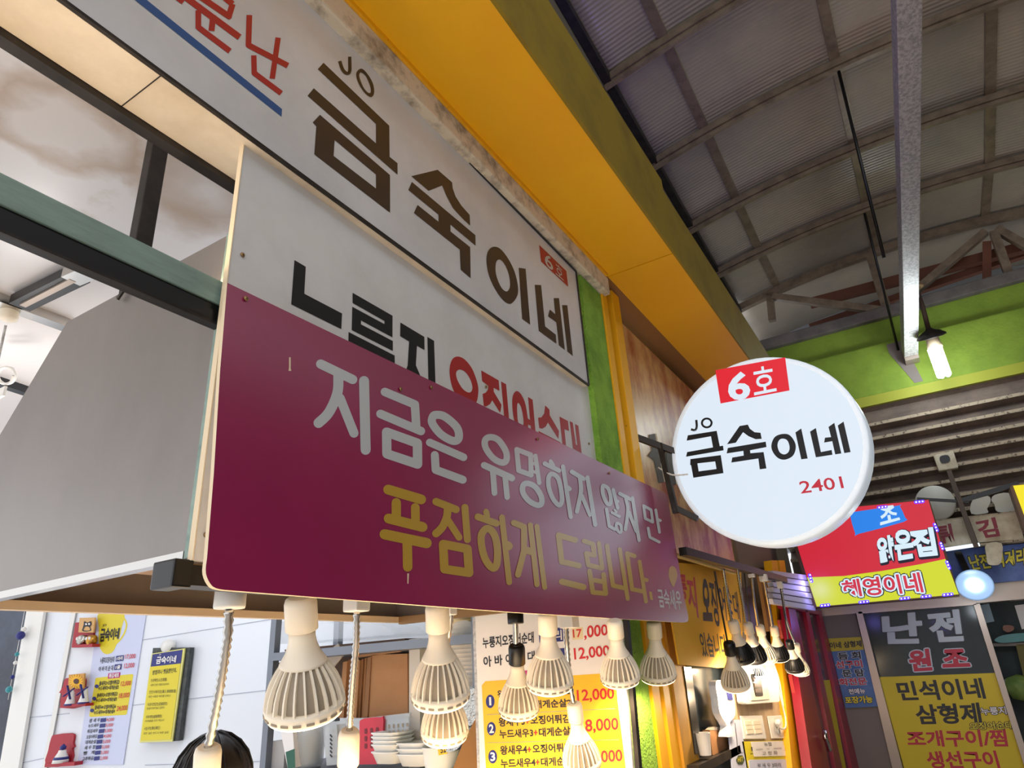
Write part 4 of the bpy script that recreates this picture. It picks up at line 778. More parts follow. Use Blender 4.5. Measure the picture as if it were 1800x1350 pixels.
def lamp(label, group, top, bot, width, t, stem=None, sock=m_pl, fins=m_fin, neck=m_pl, stemmat=m_chrome, sr=0.0075, lens=m_lens, canopy=None, power=1.0, flex=True, t2=None):
    A = ZD(top[0], top[1], t); B = ZD(bot[0], bot[1], t2 or t); ax = (A-B).normalized(); L = (A-B).length; sc = L/0.165; rs = width/2*t/FPX/0.06
    z = ax; x = z.cross(Vector((0.1, 1, 0))).normalized(); y = z.cross(x)
    M4 = Matrix(((x.x*rs, y.x*rs, z.x*sc, A.x), (x.y*rs, y.y*rs, z.y*sc, A.y), (x.z*rs, y.z*rs, z.z*sc, A.z), (0, 0, 0, 1)))
    o = thing('hanging_lamp', label, 'lamp', group=group, mtx=M4)
    child('socket', bmesh_with('socket', sock), o); nb = child('bulb', bmesh_with('neck', neck), o)
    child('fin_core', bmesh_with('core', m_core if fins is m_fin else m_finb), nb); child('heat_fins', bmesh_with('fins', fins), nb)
    child('ring', bmesh_with('ring', m_pl if fins is m_fin else fins), nb); child('lens', bmesh_with('lens', lens), nb)
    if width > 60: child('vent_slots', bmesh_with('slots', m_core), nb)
    if stem:
        pts = [ZD(px, py, tt) for px, py, tt in stem]; pts = [Vector(q) for q in smooth_path(pts, 6)]
        if flex:
            D = [pts[0]]; 
            for q in pts[1:]:
                seg = (q-D[-1]).length; k = max(1, int(seg/0.0052))
                b0 = D[-1]
                for i in range(1, k+1): D.append(b0.lerp(q, i/k))
            tube('stem', D, [sr*(1.0 if i % 2 else 0.7) for i in range(len(D))], stemmat, o, n=10)
        else: tube('stem', pts, sr, stemmat, o, n=8)
    if canopy:
        kind, (cx, cy), tt, (w_, h_), mt = canopy
        p = ZD(cx, cy, tt)
        if kind == 'round': lathe('canopy', [(w_*0.96, -h_/2), (w_, -h_/2+0.003), (w_, h_/2), (w_*0.9, h_/2)], mt, o, p)
        else: box('canopy', (p.x-w_, p.x+w_), (p.y-w_, p.y+w_), (p.z-h_/2, p.z+h_/2), mt, o, bev=0.003)
    g3 = group == G3
    d = lamp_light('lamp_light', 'POINT' if g3 else 'SPOT', B - ax*0.022, (1.5 if g3 else 13.0)*power, WARM if lens is m_lens else (0.75, 0.88, 1.0), 0.02, spot=None if g3 else math.radians(122))
    d.rotation_mode = 'QUATERNION'; d.rotation_quaternion = ax.to_track_quat('Z', 'Y')
    return o
G1 = 'white ribbed lamps in the front row under the purple board'; G2 = 'lamps on goosenecks in the second row'; G3 = 'lamps hanging at the neighbouring stall'
lamp('large nearest white ribbed lamp under the left part of the purple board', G1, (528, 1049), (537, 1253), 138, 1.0, power=4.0)
lamp('second nearest white ribbed lamp, with another lamp right below it', G1, (768, 1061), (775, 1231), 103, 1.29, power=3.0)
lamp('third nearest white ribbed lamp, in front of the white and yellow price board', G1, (962, 1077), (967, 1207), 83, 1.62, power=0.2)
lamp('fourth nearest white ribbed lamp, in front of the green pier', G1, (1080, 1090), (1091, 1197), 70, 1.78, power=0.3)
lamp('farthest white ribbed lamp of the front row, before the yellow pilaster', G1, (1149, 1092), (1157, 1192), 64, 2.2, power=0.6)
lamp('gooseneck lamp with a round white canopy in front of the dark haired head', G2, (366, 1312), (354, 1520), 112, 1.12, stem=[(402, 1072, 1.12), (400, 1120, 1.12), (388, 1200, 1.12), (374, 1275, 1.12), (366, 1314, 1.12)], canopy=('round', (405, 1050), 1.12, (0.0255, 0.036), m_plw), sr=0.0085)
lamp('gooseneck lamp with a square ivory canopy in front of the cardboard boxes', G2, (614, 1283), (606, 1500), 92, 1.38, stem=[(627, 1075, 1.38), (626, 1130, 1.38), (619, 1210, 1.38), (614, 1286, 1.38)], canopy=('box', (627, 1062), 1.38, (0.02, 0.03), m_plw), sr=0.008)
lamp('lower white ribbed lamp half hidden below the second nearest lamp', G2, (780, 1152), (782, 1295), 84, 1.65, power=0.2, stem=[(793, 1078, 1.65), (790, 1110, 1.65), (780, 1154, 1.65)], canopy=('box', (790, 1068), 1.65, (0.014, 0.036), m_plw))
lamp('white ribbed lamp in a black socket before the price board', G2, (908, 1133), (912, 1252), 72, 1.8, power=0.05, sock=m_black, stem=[(906, 1090, 1.8), (907, 1136, 1.8)], canopy=('round', (906, 1084), 1.8, (0.022, 0.036), m_black), flex=False)
lamp('gooseneck white lamp hanging low in front of the red prices', G2, (1009, 1236), (1024, 1347), 68, 1.76, power=0.05, stem=[(995, 1098, 1.76), (998, 1150, 1.76), (1003, 1205, 1.76), (1009, 1238, 1.76)], canopy=('box', (1000, 1090), 1.76, (0.02, 0.04), m_plw))
lamp('white ribbed lamp in a black socket on a black cord before the yellow banner', G3, (1281, 1128), (1294, 1208), 50, 2.75, power=2.5, sock=m_black, stem=[(1256, 1004, 2.75), (1266, 1060, 2.75), (1279, 1130, 2.75)], stemmat=m_black, sr=0.004, flex=False)
lamp('black ribbed lamp with white socket, left one of the black pair', G3, (1288, 1091), (1305, 1161), 47, 2.9, power=2.5, fins=m_finb, stem=[(1271, 1000, 2.9), (1277, 1040, 2.9), (1286, 1093, 2.9)])
lamp('black ribbed lamp with white socket, right one of the black pair', G3, (1314, 1095), (1328, 1161), 42, 3.0, power=1.5, fins=m_finb, stem=[(1296, 1000, 3.0), (1302, 1040, 3.0), (1312, 1097, 3.0)])
lamp('white ribbed lamp hanging between the black ribbed lamps', G3, (1335, 1099), (1349, 1161), 37, 3.15, stem=[(1321, 1012, 3.15), (1326, 1060, 3.15), (1333, 1101, 3.15)], canopy=('box', (1321, 1012), 3.15, (0.014, 0.016), m_plw))
lamp('black ribbed lamp with white socket before the yellow posts', G3, (1360, 1101), (1371, 1158), 34, 3.3, fins=m_finb, stem=[(1343, 1022, 3.3), (1350, 1060, 3.3), (1358, 1103, 3.3)], canopy=('box', (1342, 1016), 3.3, (0.018, 0.034), m_plw))
lamp('small black ribbed lamp in a black socket near the red door', G3, (1387, 1125), (1398, 1178), 33, 3.45, fins=m_finb, sock=m_black, stem=[(1372, 1035, 3.45), (1379, 1080, 3.45), (1386, 1127, 3.45)], stemmat=m_black, sr=0.004, flex=False)
lamp('white ribbed lamp on a bent stem nearest the red door', G3, (1399, 1131), (1408, 1183), 31, 3.6, stem=[(1373, 1030, 3.6), (1378, 1065, 3.6), (1382, 1090, 3.6), (1398, 1133, 3.6)], canopy=('box', (1371, 1028), 3.6, (0.014, 0.04), m_plw))
lamp('tiny black ribbed lamp half hidden behind the black socket lamp', G3, (1255, 1152), (1262, 1196), 28, 3.35, fins=m_finb, lens=m_lensc, stem=[(1240, 1000, 3.35), (1254, 1153, 3.35)], stemmat=m_black, sr=0.004, flex=False)
lamp('small bluish white lamp glowing in front of the white breaker box', G3, (1328, 1150), (1332, 1187), 30, 3.26, power=0.15, stem=[(1308, 1005, 3.26), (1326, 1152, 3.26)], stemmat=m_black, sr=0.004, flex=False, fins=mat('blue_white_fins', (180, 205, 235), 0.4), sock=m_plw, neck=m_plw, lens=m_lensc)
# tracks
tk = thing('lamp_track', 'black lamp track under the lower edge of the white sign panel', 'lamp track', (-0.852, 1.3, 1.73))
box('rail', (-0.868, -0.828), (0.545, 2.55), (1.726, 1.752), m_black, tk); box('end_cap', (-0.872, -0.824), (0.52, 0.548), (1.722, 1.758), m_black, tk, bev=0.003)
box('lamp_rail', (-1.14, -1.08), (0.6, 1.82), (1.785, 1.80), m_ssi, tagd=('flat brown steel rail under the hood carrying the gooseneck lamps', 'lamp rail'))
p0 = ZD(1250, 998, 2.75); p1 = ZD(1374, 1024, 3.6)
beam('lamp_rail', (p0.x, p0.y-0.35, p0.z+0.03), (p1.x, p1.y+0.1, p1.z+0.02), 0.03, 0.03, m_black, tagd=('black rail carrying the row of small lamps at the neighbouring stall', 'lamp rail'))
# white counters added below the lamps, outside the frame, to bounce light up
ctr = thing('bounce_counter', 'unseen white topped counter added under the lamps to bounce light up', 'counter', (-1.0, 1.3, 0))
box('top', (-1.5, -0.40), (0.0, 1.85), (0.86, 0.9), mat('white_counter', (235, 230, 222), 0.3), ctr); box('base', (-1.46, -0.44), (0.05, 1.80), (0, 0.86), m_ss, ctr)
c2r = thing('bounce_counter', 'unseen white topped counter added at the neighbouring stall to bounce light up', 'counter', (-0.9, 3.5, 0))
box('top', (-0.88, -0.4), (2.5, 4.4), (0.86, 0.9), mat('white_counter', (235, 230, 222), 0.3), c2r); box('base', (-0.86, -0.44), (2.55, 4.35), (0, 0.86), m_ss, c2r)
# ================================================================== YELLOW PILASTER, PLANK, FOOD POSTER
py_ = thing('pilaster', 'yellow painted steel door frame with a dark groove beside the green pier', 'door frame', (-0.82, 2.16, 0))
box('post', (-0.95, -0.795), (2.082, 2.128), (1.9, 2.965), m_yfr, py_, bev=0.002); box('post', (-0.95, -0.795), (2.19, 2.262), (1.9, 2.965), m_yfr, py_, bev=0.002); box('groove', (-0.95, -0.835), (2.128, 2.19), (1.9, 2.965), m_dark, py_)
pYL = PX(-0.96)
yl = [pYL.at(x, 1350).y for x in (1161, 1175, 1182, 1197, 1222)]
box('post', (-1.02, -0.955), (yl[0]+0.004, yl[1]), (0, 1.9), m_yfr, py_, bev=0.002); box('post', (-1.02, -0.955), (yl[2], yl[3]), (0, 1.9), m_yfr, py_, bev=0.002); box('groove', (-1.02, -0.99), (yl[1], yl[2]), (0, 1.9), m_dark, py_)
box('wood_plank', (-1.0, -0.945), (yl[3]+0.003, yl[4]+0.02), (0, 1.9), mat('orange_plank', (206, 150, 40), 0.6, c2=(170, 120, 44), nscale=6, stretch=(1, 1, 0.2)), tagd=('orange brown plank standing beside the yellow door frame', 'plank'))
pF = PX(-0.84)
fp = thing('food_poster', 'worn wooden board with an orange food picture behind the round sign', 'poster', pF.at(1160, 900))
m_fd = mat('food_print', (240, 200, 140), 0.3, c2=(176, 80, 56), nscale=6, lo=0.4, hi=0.62, stretch=(1, 1, 0.55))
box('board', (-0.87, -0.85), (2.285, 3.6), (1.98, 2.93), mat('worn_board', (196, 174, 112), 0.8, c2=(120, 96, 54), nscale=24, lo=0.6, hi=0.68), fp)
slab3('print', [(-0.845, 2.37, 1.99), (-0.845, 3.6, 1.99), (-0.845, 3.6, 2.92), (-0.845, 2.34, 2.92)], (1, 0, 0), 0.004, m_fd, fp)
cf = crop(1030, 620, 4.82)
for w_, mt, e in ((74, m_cream, 0.002), (50, mat('letter_brown', (66, 48, 34), 0.5), 0.004)):
    decal('picture_letter', PX(-0.845), [S_([(560, 690), (600, 900), (640, 1100)], w_, cap=False), S_([(540, 850), (640, 930)], w_, cap=False), S_([(700, 800), (740, 1120)], w_, cap=False)], mt, fp, e=e, cr=cf)
struct(box('wall_facade', (-1.1, -0.98), (2.9, 4.2), (1.72, 2.96), mat('neighbour_wall', (190, 160, 100), 0.8)))
# ================================================================== ROUND SIGN
DC = Vector((-0.389, 2.36, 2.256)); DR = 0.333
DN = Vector((-0.07, -1, -0.02)).normalized(); pD = Plane(DC, DN)
rs_ = thing('round_sign', 'round white lit sign box with black Korean lettering on a steel bracket', 'sign', DC)
DX = Vector((0, 0, 1)).cross(DN).normalized() * -1; 
lathe('rim', [(DR-0.012, -0.1), (DR, -0.095), (DR, -0.004), (DR-0.004, 0.002), (DR-0.016, 0.003)], mat('white_rim', (226, 232, 238), 0.3, emit=(210, 224, 236), es=0.35), rs_, DC, DN, n=72)
lathe('lit_face', [(DR-0.014, 0.0), (DR-0.02, 0.004), (0.0005, 0.0045)], m_face, rs_, DC, DN, n=72, smooth=False)
d1 = crop(1170, 660, 4.865)
decal('lettering', pD, [P_([(190, 512), (437, 473), (463, 605), (491, 600), (496, 640), (175, 695), (184, 655), (405, 615), (388, 520), (180, 558)]), P_([(212, 715), (472, 681), (495, 835), (237, 875), (218, 768), (210, 765)], [(272, 752), (424, 735), (435, 800), (283, 820)]),
    P_([(633, 432), (703, 420), (720, 455), (760, 485), (812, 490), (822, 542), (770, 545), (710, 520), (662, 485), (600, 575), (525, 588)]), P_([(532, 620), (856, 566), (863, 612), (722, 640), (725, 665), (838, 655), (862, 795), (805, 803), (793, 710), (562, 745), (570, 702), (668, 685), (665, 645), (522, 667)]),
    R_([(1000, 500), (1060, 510), (1105, 570), (1112, 630), (1085, 690), (1020, 720), (960, 705), (915, 650), (905, 590), (935, 525)], [(1000, 540), (1040, 555), (1060, 610), (1050, 655), (1015, 675), (975, 655), (957, 600), (970, 555)]), P_([(1110, 487), (1160, 453), (1215, 710), (1160, 717)]),
    P_([(1235, 480), (1285, 449), (1328, 655), (1420, 637), (1427, 678), (1285, 700)]), P_([(1393, 440), (1443, 405), (1503, 667), (1450, 675), (1425, 562), (1355, 574), (1363, 532), (1415, 527)]), P_([(1472, 428), (1522, 394), (1582, 655), (1528, 664)]),
    S_([(262, 380), (266, 440), (250, 468), (217, 460)], 20, sm=True, cap=False), R_([(352+50*math.cos(a), 406+46*math.sin(a)) for a in np.arange(0, 6.2, 0.5)], [(352+32*math.cos(a), 406+29*math.sin(a)) for a in np.arange(0, 6.2, 0.5)])], mat('sign_black', (20, 20, 26), 0.5), rs_, e=0.006, cr=d1, label='black Korean letters')
decal('red_badge', pD, [P_([(425, -45), (1022, -155), (1060, 128), (470, 240)])], emat('lit_red', (228, 30, 48), 0.78), rs_, e=0.006, cr=d1)
decal('badge_lettering', pD, [T_('6', [(528, 0), (702, -30), (716, 192), (556, 210)], 0.03), T_('호', [(742, -60), (915, -90), (948, 130), (760, 168)], 0.01)], m_face, rs_, e=0.008, cr=d1)
decal('red_digits', pD, [T_('2401', [(1140, 908), (1500, 862), (1524, 962), (1160, 1010)], 0.01)], emat('lit_red_dim', (206, 36, 56), 0.68), rs_, e=0.006, cr=d1)
pb0 = PX(-0.835).at(1117, 768)
beam('bracket_arm', pb0, DC + Vector((-DR+0.02, 0.03, 0.06)), 0.022, 0.022, m_dark, rs_); beam('bracket_plate', pb0 + Vector((-0.004, 0, 0.035)), pb0 + Vector((-0.004, 0, -0.035)), 0.05, 0.006, m_galv, rs_)
q0 = pb0.lerp(DC + Vector((-DR+0.02, 0.03, 0.06)), 0.62); beam('bracket_post', q0 + Vector((0, 0, 0.01)), q0 + Vector((0.02, 0, -0.26)), 0.02, 0.02, m_dark, rs_); beam('bracket_arm', q0 + Vector((0.02, 0, -0.24)), DC + Vector((-DR+0.06, 0.03, -0.2)), 0.02, 0.02, m_dark, rs_)
tube('cable', smooth_path([q0 + Vector((-0.02, 0, -0.08)), q0 + Vector((0.03, -0.01, -0.12)), q0 + Vector((0.09, -0.01, -0.13))], 4), 0.003, m_plw, rs_)
# ================================================================== STREET BEAM, CABLES, BIG LAMP
s1 = thing('street_beam', 'long galvanised square tube running overhead to a bracket on the green wall', 'beam', (0.3, 3, 3.6))
bz = pE.at(1605, 640); bx = bz.x; bzz = bz.z+0.02
_a = Vector((bx, EY-0.12, bzz+0.055)); _b = ZD(1593, 0, 2.9); beam('tube', _b + (_b-_a)*0.8, _a, 0.10, 0.10, m_galv, s1, bev=0.004); box('end_piece', (bx-0.05, bx+0.05), (EY-0.12, EY-0.004), (bzz-0.02, bzz+0.10), m_sstrim, s1)
slab3('bracket', [(bx-0.14, EY-0.004, bzz+0.12), (bx-0.14, EY-0.004, bzz+0.2), (bx-0.02, EY-0.004, bzz+0.2), (bx+0.03, EY-0.004, bzz-0.18), (bx-0.03, EY-0.004, bzz-0.18)], (0, -1, 0), 0.02, m_stone, s1)
def arch_pt(x, y, z=0.0): return Vector((x, y, roof_z(x, y)+z))
tube('cable', [arch_pt(0.31, AY[4], -0.02), Vector((bx-0.06, 4.2, bzz+0.08))], 0.010, m_black, tagd=('black steel cable from the roof arch down to the overhead tube, upper one', 'cable'))
tube('cable', [arch_pt(0.28, AY[6], -0.02), Vector((bx-0.07, EY-0.02, bzz+0.12))], 0.010, m_black, tagd=('black steel cable from the lower roof arch to the end bracket, lower one', 'cable'))
hl = thing('street_lamp', 'bright white compact fluorescent lamp hanging from the overhead tube before the green wall', 'lamp', ZD(1640, 600, 5.2))
TL = 5.0
k0 = ZD(1607, 505, TL); k1 = ZD(1632, 578, TL); 
tube('cord_wrap', smooth_path([k0 + Vector((0.05*math.cos(a), 0.05*math.sin(a), 0.006*math.sin(3*a))) for a in np.arange(0, 12, 0.6)], 2), 0.014, mat('old_rope', (150, 122, 84), 0.9), hl)
tube('stem', [ZD(1612, 512, TL), ZD(1622, 540, TL), k1], 0.017, mat('rust_dark', (70, 52, 40), 0.8), hl)
axl = (ZD(1637, 595, TL) - ZD(1659, 658, TL)).normalized()
lathe('shade', [(0.018, 0.05), (0.03, 0.035), (0.07, 0.015), (0.098, -0.01), (0.1, -0.02), (0.085, -0.02), (0.03, 0.0)], m_dark, hl, ZD(1636, 588, TL), axl)
lathe('socket', [(0.045, 0.03), (0.045, -0.02), (0.052, -0.03), (0.052, -0.055), (0.03, -0.056)], m_cream, hl, ZD(1640, 600, TL), axl)
for k in range(5):
    a = k*2*math.pi/5; xx = axl.cross(Vector((1, 0, 0))).normalized(); yy = axl.cross(xx); off = (xx*math.cos(a) + yy*math.sin(a))*0.034
    A_ = ZD(1643, 612, TL) + off; B_ = ZD(1660, 660, TL) + off
    tube('glass_tube', [A_, B_, B_ - axl*0.012], [0.017, 0.017, 0.008], m_cfl, hl, n=10)
lamp_light('street_lamp_light', 'POINT', ZD(1652, 640, TL-0.12), 9, (0.86, 0.95, 1.0), 0.09)
# ================================================================== RED AND YELLOW LED SIGN
pL = PY(5.3); d2 = crop(1400, 860, 6)
ls = thing('led_sign', 'red and yellow lit sign box with Korean lettering and blue LED edge', 'sign', pL.at(1560, 1060))
TLc, TRc, BRc, BLc = (-95, 255), (1392, 112), (1712, 1108), (214, 1238)
slab('frame_box', pL, d2([(TLc[0]-35, TLc[1]-12), (TRc[0]+8, TRc[1]-10), (BRc[0]+8, BRc[1]+14), (BLc[0]-52, BLc[1]+12)]), 0.16, mat('bronze_frame', (92, 66, 44), 0.5, 0.4), ls, e=-0.002)
decal('red_field', pL, [P_([TLc, TRc, (1572, 735), (1300, 792), (900, 862), (500, 915), (112, 930)])], emat('lit_red_field', (206, 30, 52), 0.8), ls, e=0.001, cr=d2)
decal('yellow_field', pL, [P_([(112, 930), (500, 915), (900, 862), (1300, 792), (1572, 735), BRc, BLc])], emat('lit_yellow_field', (208, 216, 30), 0.8), ls, e=0.001, cr=d2)
decal('blue_badge', pL, [P_(smooth_path([(560, 250), (600, 240), (1070, 172), (1090, 178), (1148, 300), (1130, 345), (660, 470), (620, 470)], 2, True))], emat('lit_blue', (24, 128, 232), 0.8), ls, e=0.003, cr=d2)
m_lw = emat('lit_white', (214, 236, 248), 0.8); m_ln = mat('lit_outline', (24, 30, 60), 0.5)
decal('badge_lettering', pL, [T_('조', [(880, 192), (1030, 172), (1086, 318), (890, 372)], 0.03)], m_lw, ls, e=0.005, cr=d2)
CH = [('얇', [(850, 520), (1005, 490), (1040, 742), (880, 768)]), ('은', [(1025, 450), (1200, 432), (1240, 712), (1060, 742)]), ('집', [(1200, 440), (1428, 412), (1478, 685), (1262, 706)])]
decal('lettering_outline', pL, [T_(s, [(x+8, y+12) for x, y in q], 0.10) for s, q in CH], m_ln, ls, e=0.004, cr=d2); decal('lettering', pL, [T_(s, q, 0.045) for s, q in CH], m_lw, ls, e=0.007, cr=d2)
q = [(475, 965), (1290, 880), (1338, 1082), (508, 1135)]
decal('name_outline', pL, [T_('혜영이네', q, 0.15)], m_ln, ls, e=0.003, cr=d2); decal('name_white', pL, [T_('혜영이네', q, 0.10)], m_lw, ls, e=0.006, cr=d2)
decal('name_lettering', pL, [T_('혜영이네', q, 0.025)], emat('lit_name_red', (206, 40, 66), 0.8), ls, e=0.009, cr=d2)
m_bled = emat('blue_led', (150, 135, 255), 14.0); m_bhs = mat('led_housing', (40, 30, 160), 0.4, emit=(60, 36, 255), es=2.6)
for x, y, dx, dy in ((1262, 136, 34, -4), (872, 192, 34, -4), (1460, 370, 10, 32), (1590, 766, 10, 33), (268, 1228, 33, -4), (676, 1192, 35, -4), (1106, 1154, 36, -4), (1330, 1134, 37, -4), (1558, 1114, 38, -4), (143, 905, 6, 33), (1524, 570, 8, 28)):
    h = decal('led_module', pL, [S_([(x-6, y), (x+2*dx+6, y+2*dy)], 32)], m_bhs, ls, e=0.012, cr=d2)
    decal('led_dots', pL, [S_([(x+i*dx, y+i*dy), (x+i*dx+1, y+i*dy)], 13) for i in range(3)], m_bled, h, e=0.016, cr=d2)
for dx_ in (0.0, 0.5): lamp_light('led_sign_glow', 'POINT', pL.at(1500+dx_*300, 1078) + Vector((0, -0.1, -0.03)), 0.8, (0.25, 0.2, 1.0), 0.05)
# ================================================================== OTHER THINGS ON THE END WALL
d4 = crop(1600, 820, 5.4); pG = PY(5.72)
ts = thing('fry_sign', 'old cream sign box with two dark red Korean syllables beside the red and yellow sign', 'sign', pG.at(1720, 955))
slab('box', pG, d4([(230, 520), (500, 478), (612, 738), (300, 775)]), 0.1, m_cfoam, ts)['label'] = 'left half of the cream box'
slab('box', pG, d4([(552, 472), (1000, 428), (1082, 690), (645, 722)]), 0.1, m_cfoam, ts)['label'] = 'right half of the cream box'
slab('rusty_rim', pG, d4([(228, 512), (1000, 420), (1003, 430), (231, 524)]), 0.1, m_crust, ts, e=0.003); slab('rusty_rim', pG, d4([(310, 765), (1082, 688), (1084, 704), (312, 781)]), 0.1, m_crust, ts, e=0.003)
decal('lettering', pG, [T_('튀', [(228, 572), (380, 548), (415, 716), (268, 742)], 0.035), T_('김', [(612, 524), (798, 488), (846, 655), (690, 676)], 0.035)], mat('dark_red_print', (136, 30, 52), 0.5), ts, e=0.002, cr=d4)
pH = PY(5.85)
lathe('round_plate', [(0.13, -0.02), (0.13, 0.0), (0.12, 0.008), (0.0005, 0.02)], mat('pale_plate', (206, 204, 192), 0.5), None, pH.at(1644, 884), (0, -1, 0), n=32, tagd=('round pale plate behind the top of the red and yellow sign', 'plate'))
slab('pale_plate', pH, d4(smooth_path([(590, 320), (700, 278), (755, 290), (762, 340), (730, 400), (735, 440), (580, 448)], 3, True)), 0.02, mat('pale_plate', (206, 204, 192), 0.5), tagd=('pale cut out plate above the cream sign, left one', 'plate'))
slab('pale_plate', pH, d4(smooth_path([(770, 320), (800, 270), (930, 250), (960, 330), (1000, 420), (830, 430), (800, 360)], 3, True)), 0.02, mat('pale_plate', (206, 204, 192), 0.5), tagd=('pale cut out plate above the cream sign, right one', 'plate'))
slab('pale_tongue', PY(5.68), d4(smooth_path([(720, 735), (866, 728), (872, 860), (850, 925), (780, 935), (735, 915), (722, 840)], 3, True)), 0.03, m_cfoam, tagd=('beige tongue shaped board hanging below the cream sign', 'board'))
sp_ = thing('sign_pole', 'brown slanting steel bar with a cross bar behind the cream sign', 'bar', pG.at(1690, 890))
beam('bar', PY(5.66).at(1668, 828), PY(5.66).at(1716, 962), 0.045, 0.03, mat('brown_bar', (92, 78, 68), 0.6), sp_); beam('cross_bar', PY(5.67).at(1612, 877), PY(5.67).at(1702, 882), 0.02, 0.02, m_black, sp_); beam('cross_bar', PY(5.67).at(1690, 880), PY(5.67).at(1790, 850), 0.04, 0.03, m_black, sp_)
cc = thing('wall_camera', 'square beige box with a dark lens on the slatted panel', 'camera', pE.at(1664, 824))
slab('housing', PY(5.9), [(1640, 800), (1676, 792), (1685, 822), (1650, 828)], 0.06, m_cfoam, cc, bev=0.008); slab('lens', PY(5.9), smooth_path([(1652, 803), (1666, 800), (1670, 810), (1656, 814)], 3, True), 0.01, m_black, cc, e=0.006)
bn = thing('blue_banner', 'blue banner with yellow Korean lettering under the cream sign', 'banner', pE.at(1740, 1025))
slab('sheet', PY(5.9), d4([(318, 800), (1200, 720), (1200, 1070), (440, 1135)]), 0.01, mat('blue_banner_print', (58, 82, 148), 0.5, c2=(96, 116, 168), nscale=5), bn)
for wt, mt, e in ((0.09, m_kprint, 0.002), (0.03, m_lyel, 0.004)): decal('lettering', PY(5.9), [T_('난전 먹거리', [(548, 852), (1085, 780), (1090, 925), (590, 982)], wt)], mt, bn, e=e, cr=d4)
fl2 = thing('flood_lamp', 'round bright white lamp with a clear rim above the glass door', 'lamp', ZD(1714, 1028, 5.0))
TF = 5.2; pf = PY(5.7).at(1713, 1028); fd = (CAM - pf).normalized()*0.75 + Vector((0, 0, -0.35)); fd.normalize()
lathe('rim', [(0.03, -0.05), (0.06, -0.03), (0.108, 0.0), (0.112, 0.004), (0.1, 0.004)], mat('clear_rim', (170, 200, 230), 0.2, emit=(150, 190, 235), es=0.35), fl2, pf, fd)
lathe('light_disc', [(0.05, 0.003), (0.048, 0.012), (0.0005, 0.014)], emat('flood_white', (246, 250, 255), 8), fl2, pf, fd)
beam('arm', PY(5.75).at(1704, 1014), PY(5.893).at(1684, 972), 0.04, 0.03, m_dark, fl2)
lamp_light('flood_light', 'POINT', pf + fd*0.3, 1.5, (0.82, 0.92, 1.0), 0.05)
tube('tube_lamp', [PY(5.66).at(1662, 966), PY(5.66).at(1722, 957)], 0.012, emat('dim_tube', (220, 232, 245), 1.2), tagd=('slim white tube lamp under the cream sign', 'tube lamp'))
ysn = thing('yellow_sign', 'plain yellow lit sign box cut by the right edge of the photo', 'sign', pG.at(1795, 925))
slab('box', PY(5.5), d4([(945, 200), (965, 175), (1400, 130), (1500, 560), (1085, 600)]), 0.15, mat('brown_side', (110, 84, 66), 0.5), ysn); slab('lit_face', PY(5.49), d4([(978, 182), (1400, 140), (1490, 420), (1083, 462)]), 0.01, emat('lit_yellow', (246, 226, 20), 0.8), ysn)
# glass door with vinyl lettering
d3 = crop(1500, 1060, 4.657); gd = thing('glass_door', 'steel framed glass door with white brush lettering and a yellow lower half', 'door', pE.at(1620, 1350))
slab('glass', PY(EY+0.05), d3([(55, 70), (990, 12), (1420, 1400), (400, 1400)]), 0.01, m_glass, gd)
slab('frame_post', pE, d3([(20, 70), (72, 70), (415, 1400), (330, 1400)]), 0.08, m_sstrim, gd, e=0.01); slab('frame_post', pE, d3([(983, 8), (1035, 5), (1475, 1400), (1420, 1400)]), 0.08, m_sstrim, gd, e=0.01); slab('frame_top', pE, d3([(30, 50), (1000, -8), (1008, 14), (45, 88)]), 0.08, m_sstrim, gd, e=0.01)
pV = PY(EY+0.048)
decal('yellow_vinyl', pV, [P_([(215, 606), (1166, 572), (1425, 1400), (428, 1400)])], mat('dull_yellow_vinyl', (214, 190, 28), 0.5), gd, e=0.001, cr=d3)
m_grw = mat('pale_grey_vinyl', (190, 200, 204), 0.5); m_drd = mat('dark_red_vinyl', (190, 40, 60), 0.5)
QN, QJ = [(245, 105), (540, 85), (560, 320), (262, 325)], [(608, 85), (860, 62), (892, 300), (662, 312)]
decal('letter_outline', pV, [T_('난', QN, 0.075), T_('전', QJ, 0.075)], m_kprint, gd, e=0.001, cr=d3); decal('white_lettering', pV, [T_('난', QN, 0.045), T_('전', QJ, 0.045)], m_grw, gd, e=0.003, cr=d3)
QW, QO = [(450, 395), (615, 380), (640, 545), (478, 555)], [(740, 390), (905, 382), (948, 512), (742, 520)]
decal('letter_outline', pV, [T_('원', QW, 0.09), T_('조', QO, 0.09)], m_grw, gd, e=0.001, cr=d3); decal('red_lettering', pV, [T_('원', QW, 0.04), T_('조', QO, 0.05), T_('조개구이/찜', [(432, 1050), (1240, 1036), (1264, 1172), (455, 1172)], 0.03), T_('생선구이', [(590, 1218), (1162, 1212), (1200, 1350), (625, 1352)], 0.03)], m_drd, gd, e=0.003, cr=d3)
decal('black_lettering', pV, [T_('민석이네', [(350, 648), (1042, 618), (1082, 778), (388, 798)], 0.03), T_('삼형제', [(500, 838), (1022, 818), (1050, 980), (535, 990)], 0.03)], m_kprint, gd, e=0.003, cr=d3)
for s, qd, mt in (('누룽지', [(1038, 858), (1240, 846), (1256, 910), (1056, 916)], m_paper), ('오징어순대', [(946, 980), (1298, 968), (1310, 1030), (958, 1036)], m_lyel)):
    decal('sticker_outline', pV, [T_(s, qd, 0.09)], m_kprint, gd, e=0.004, cr=d3); decal('sticker_lettering', pV, [T_(s, qd, 0.02)], mt, gd, e=0.006, cr=d3)
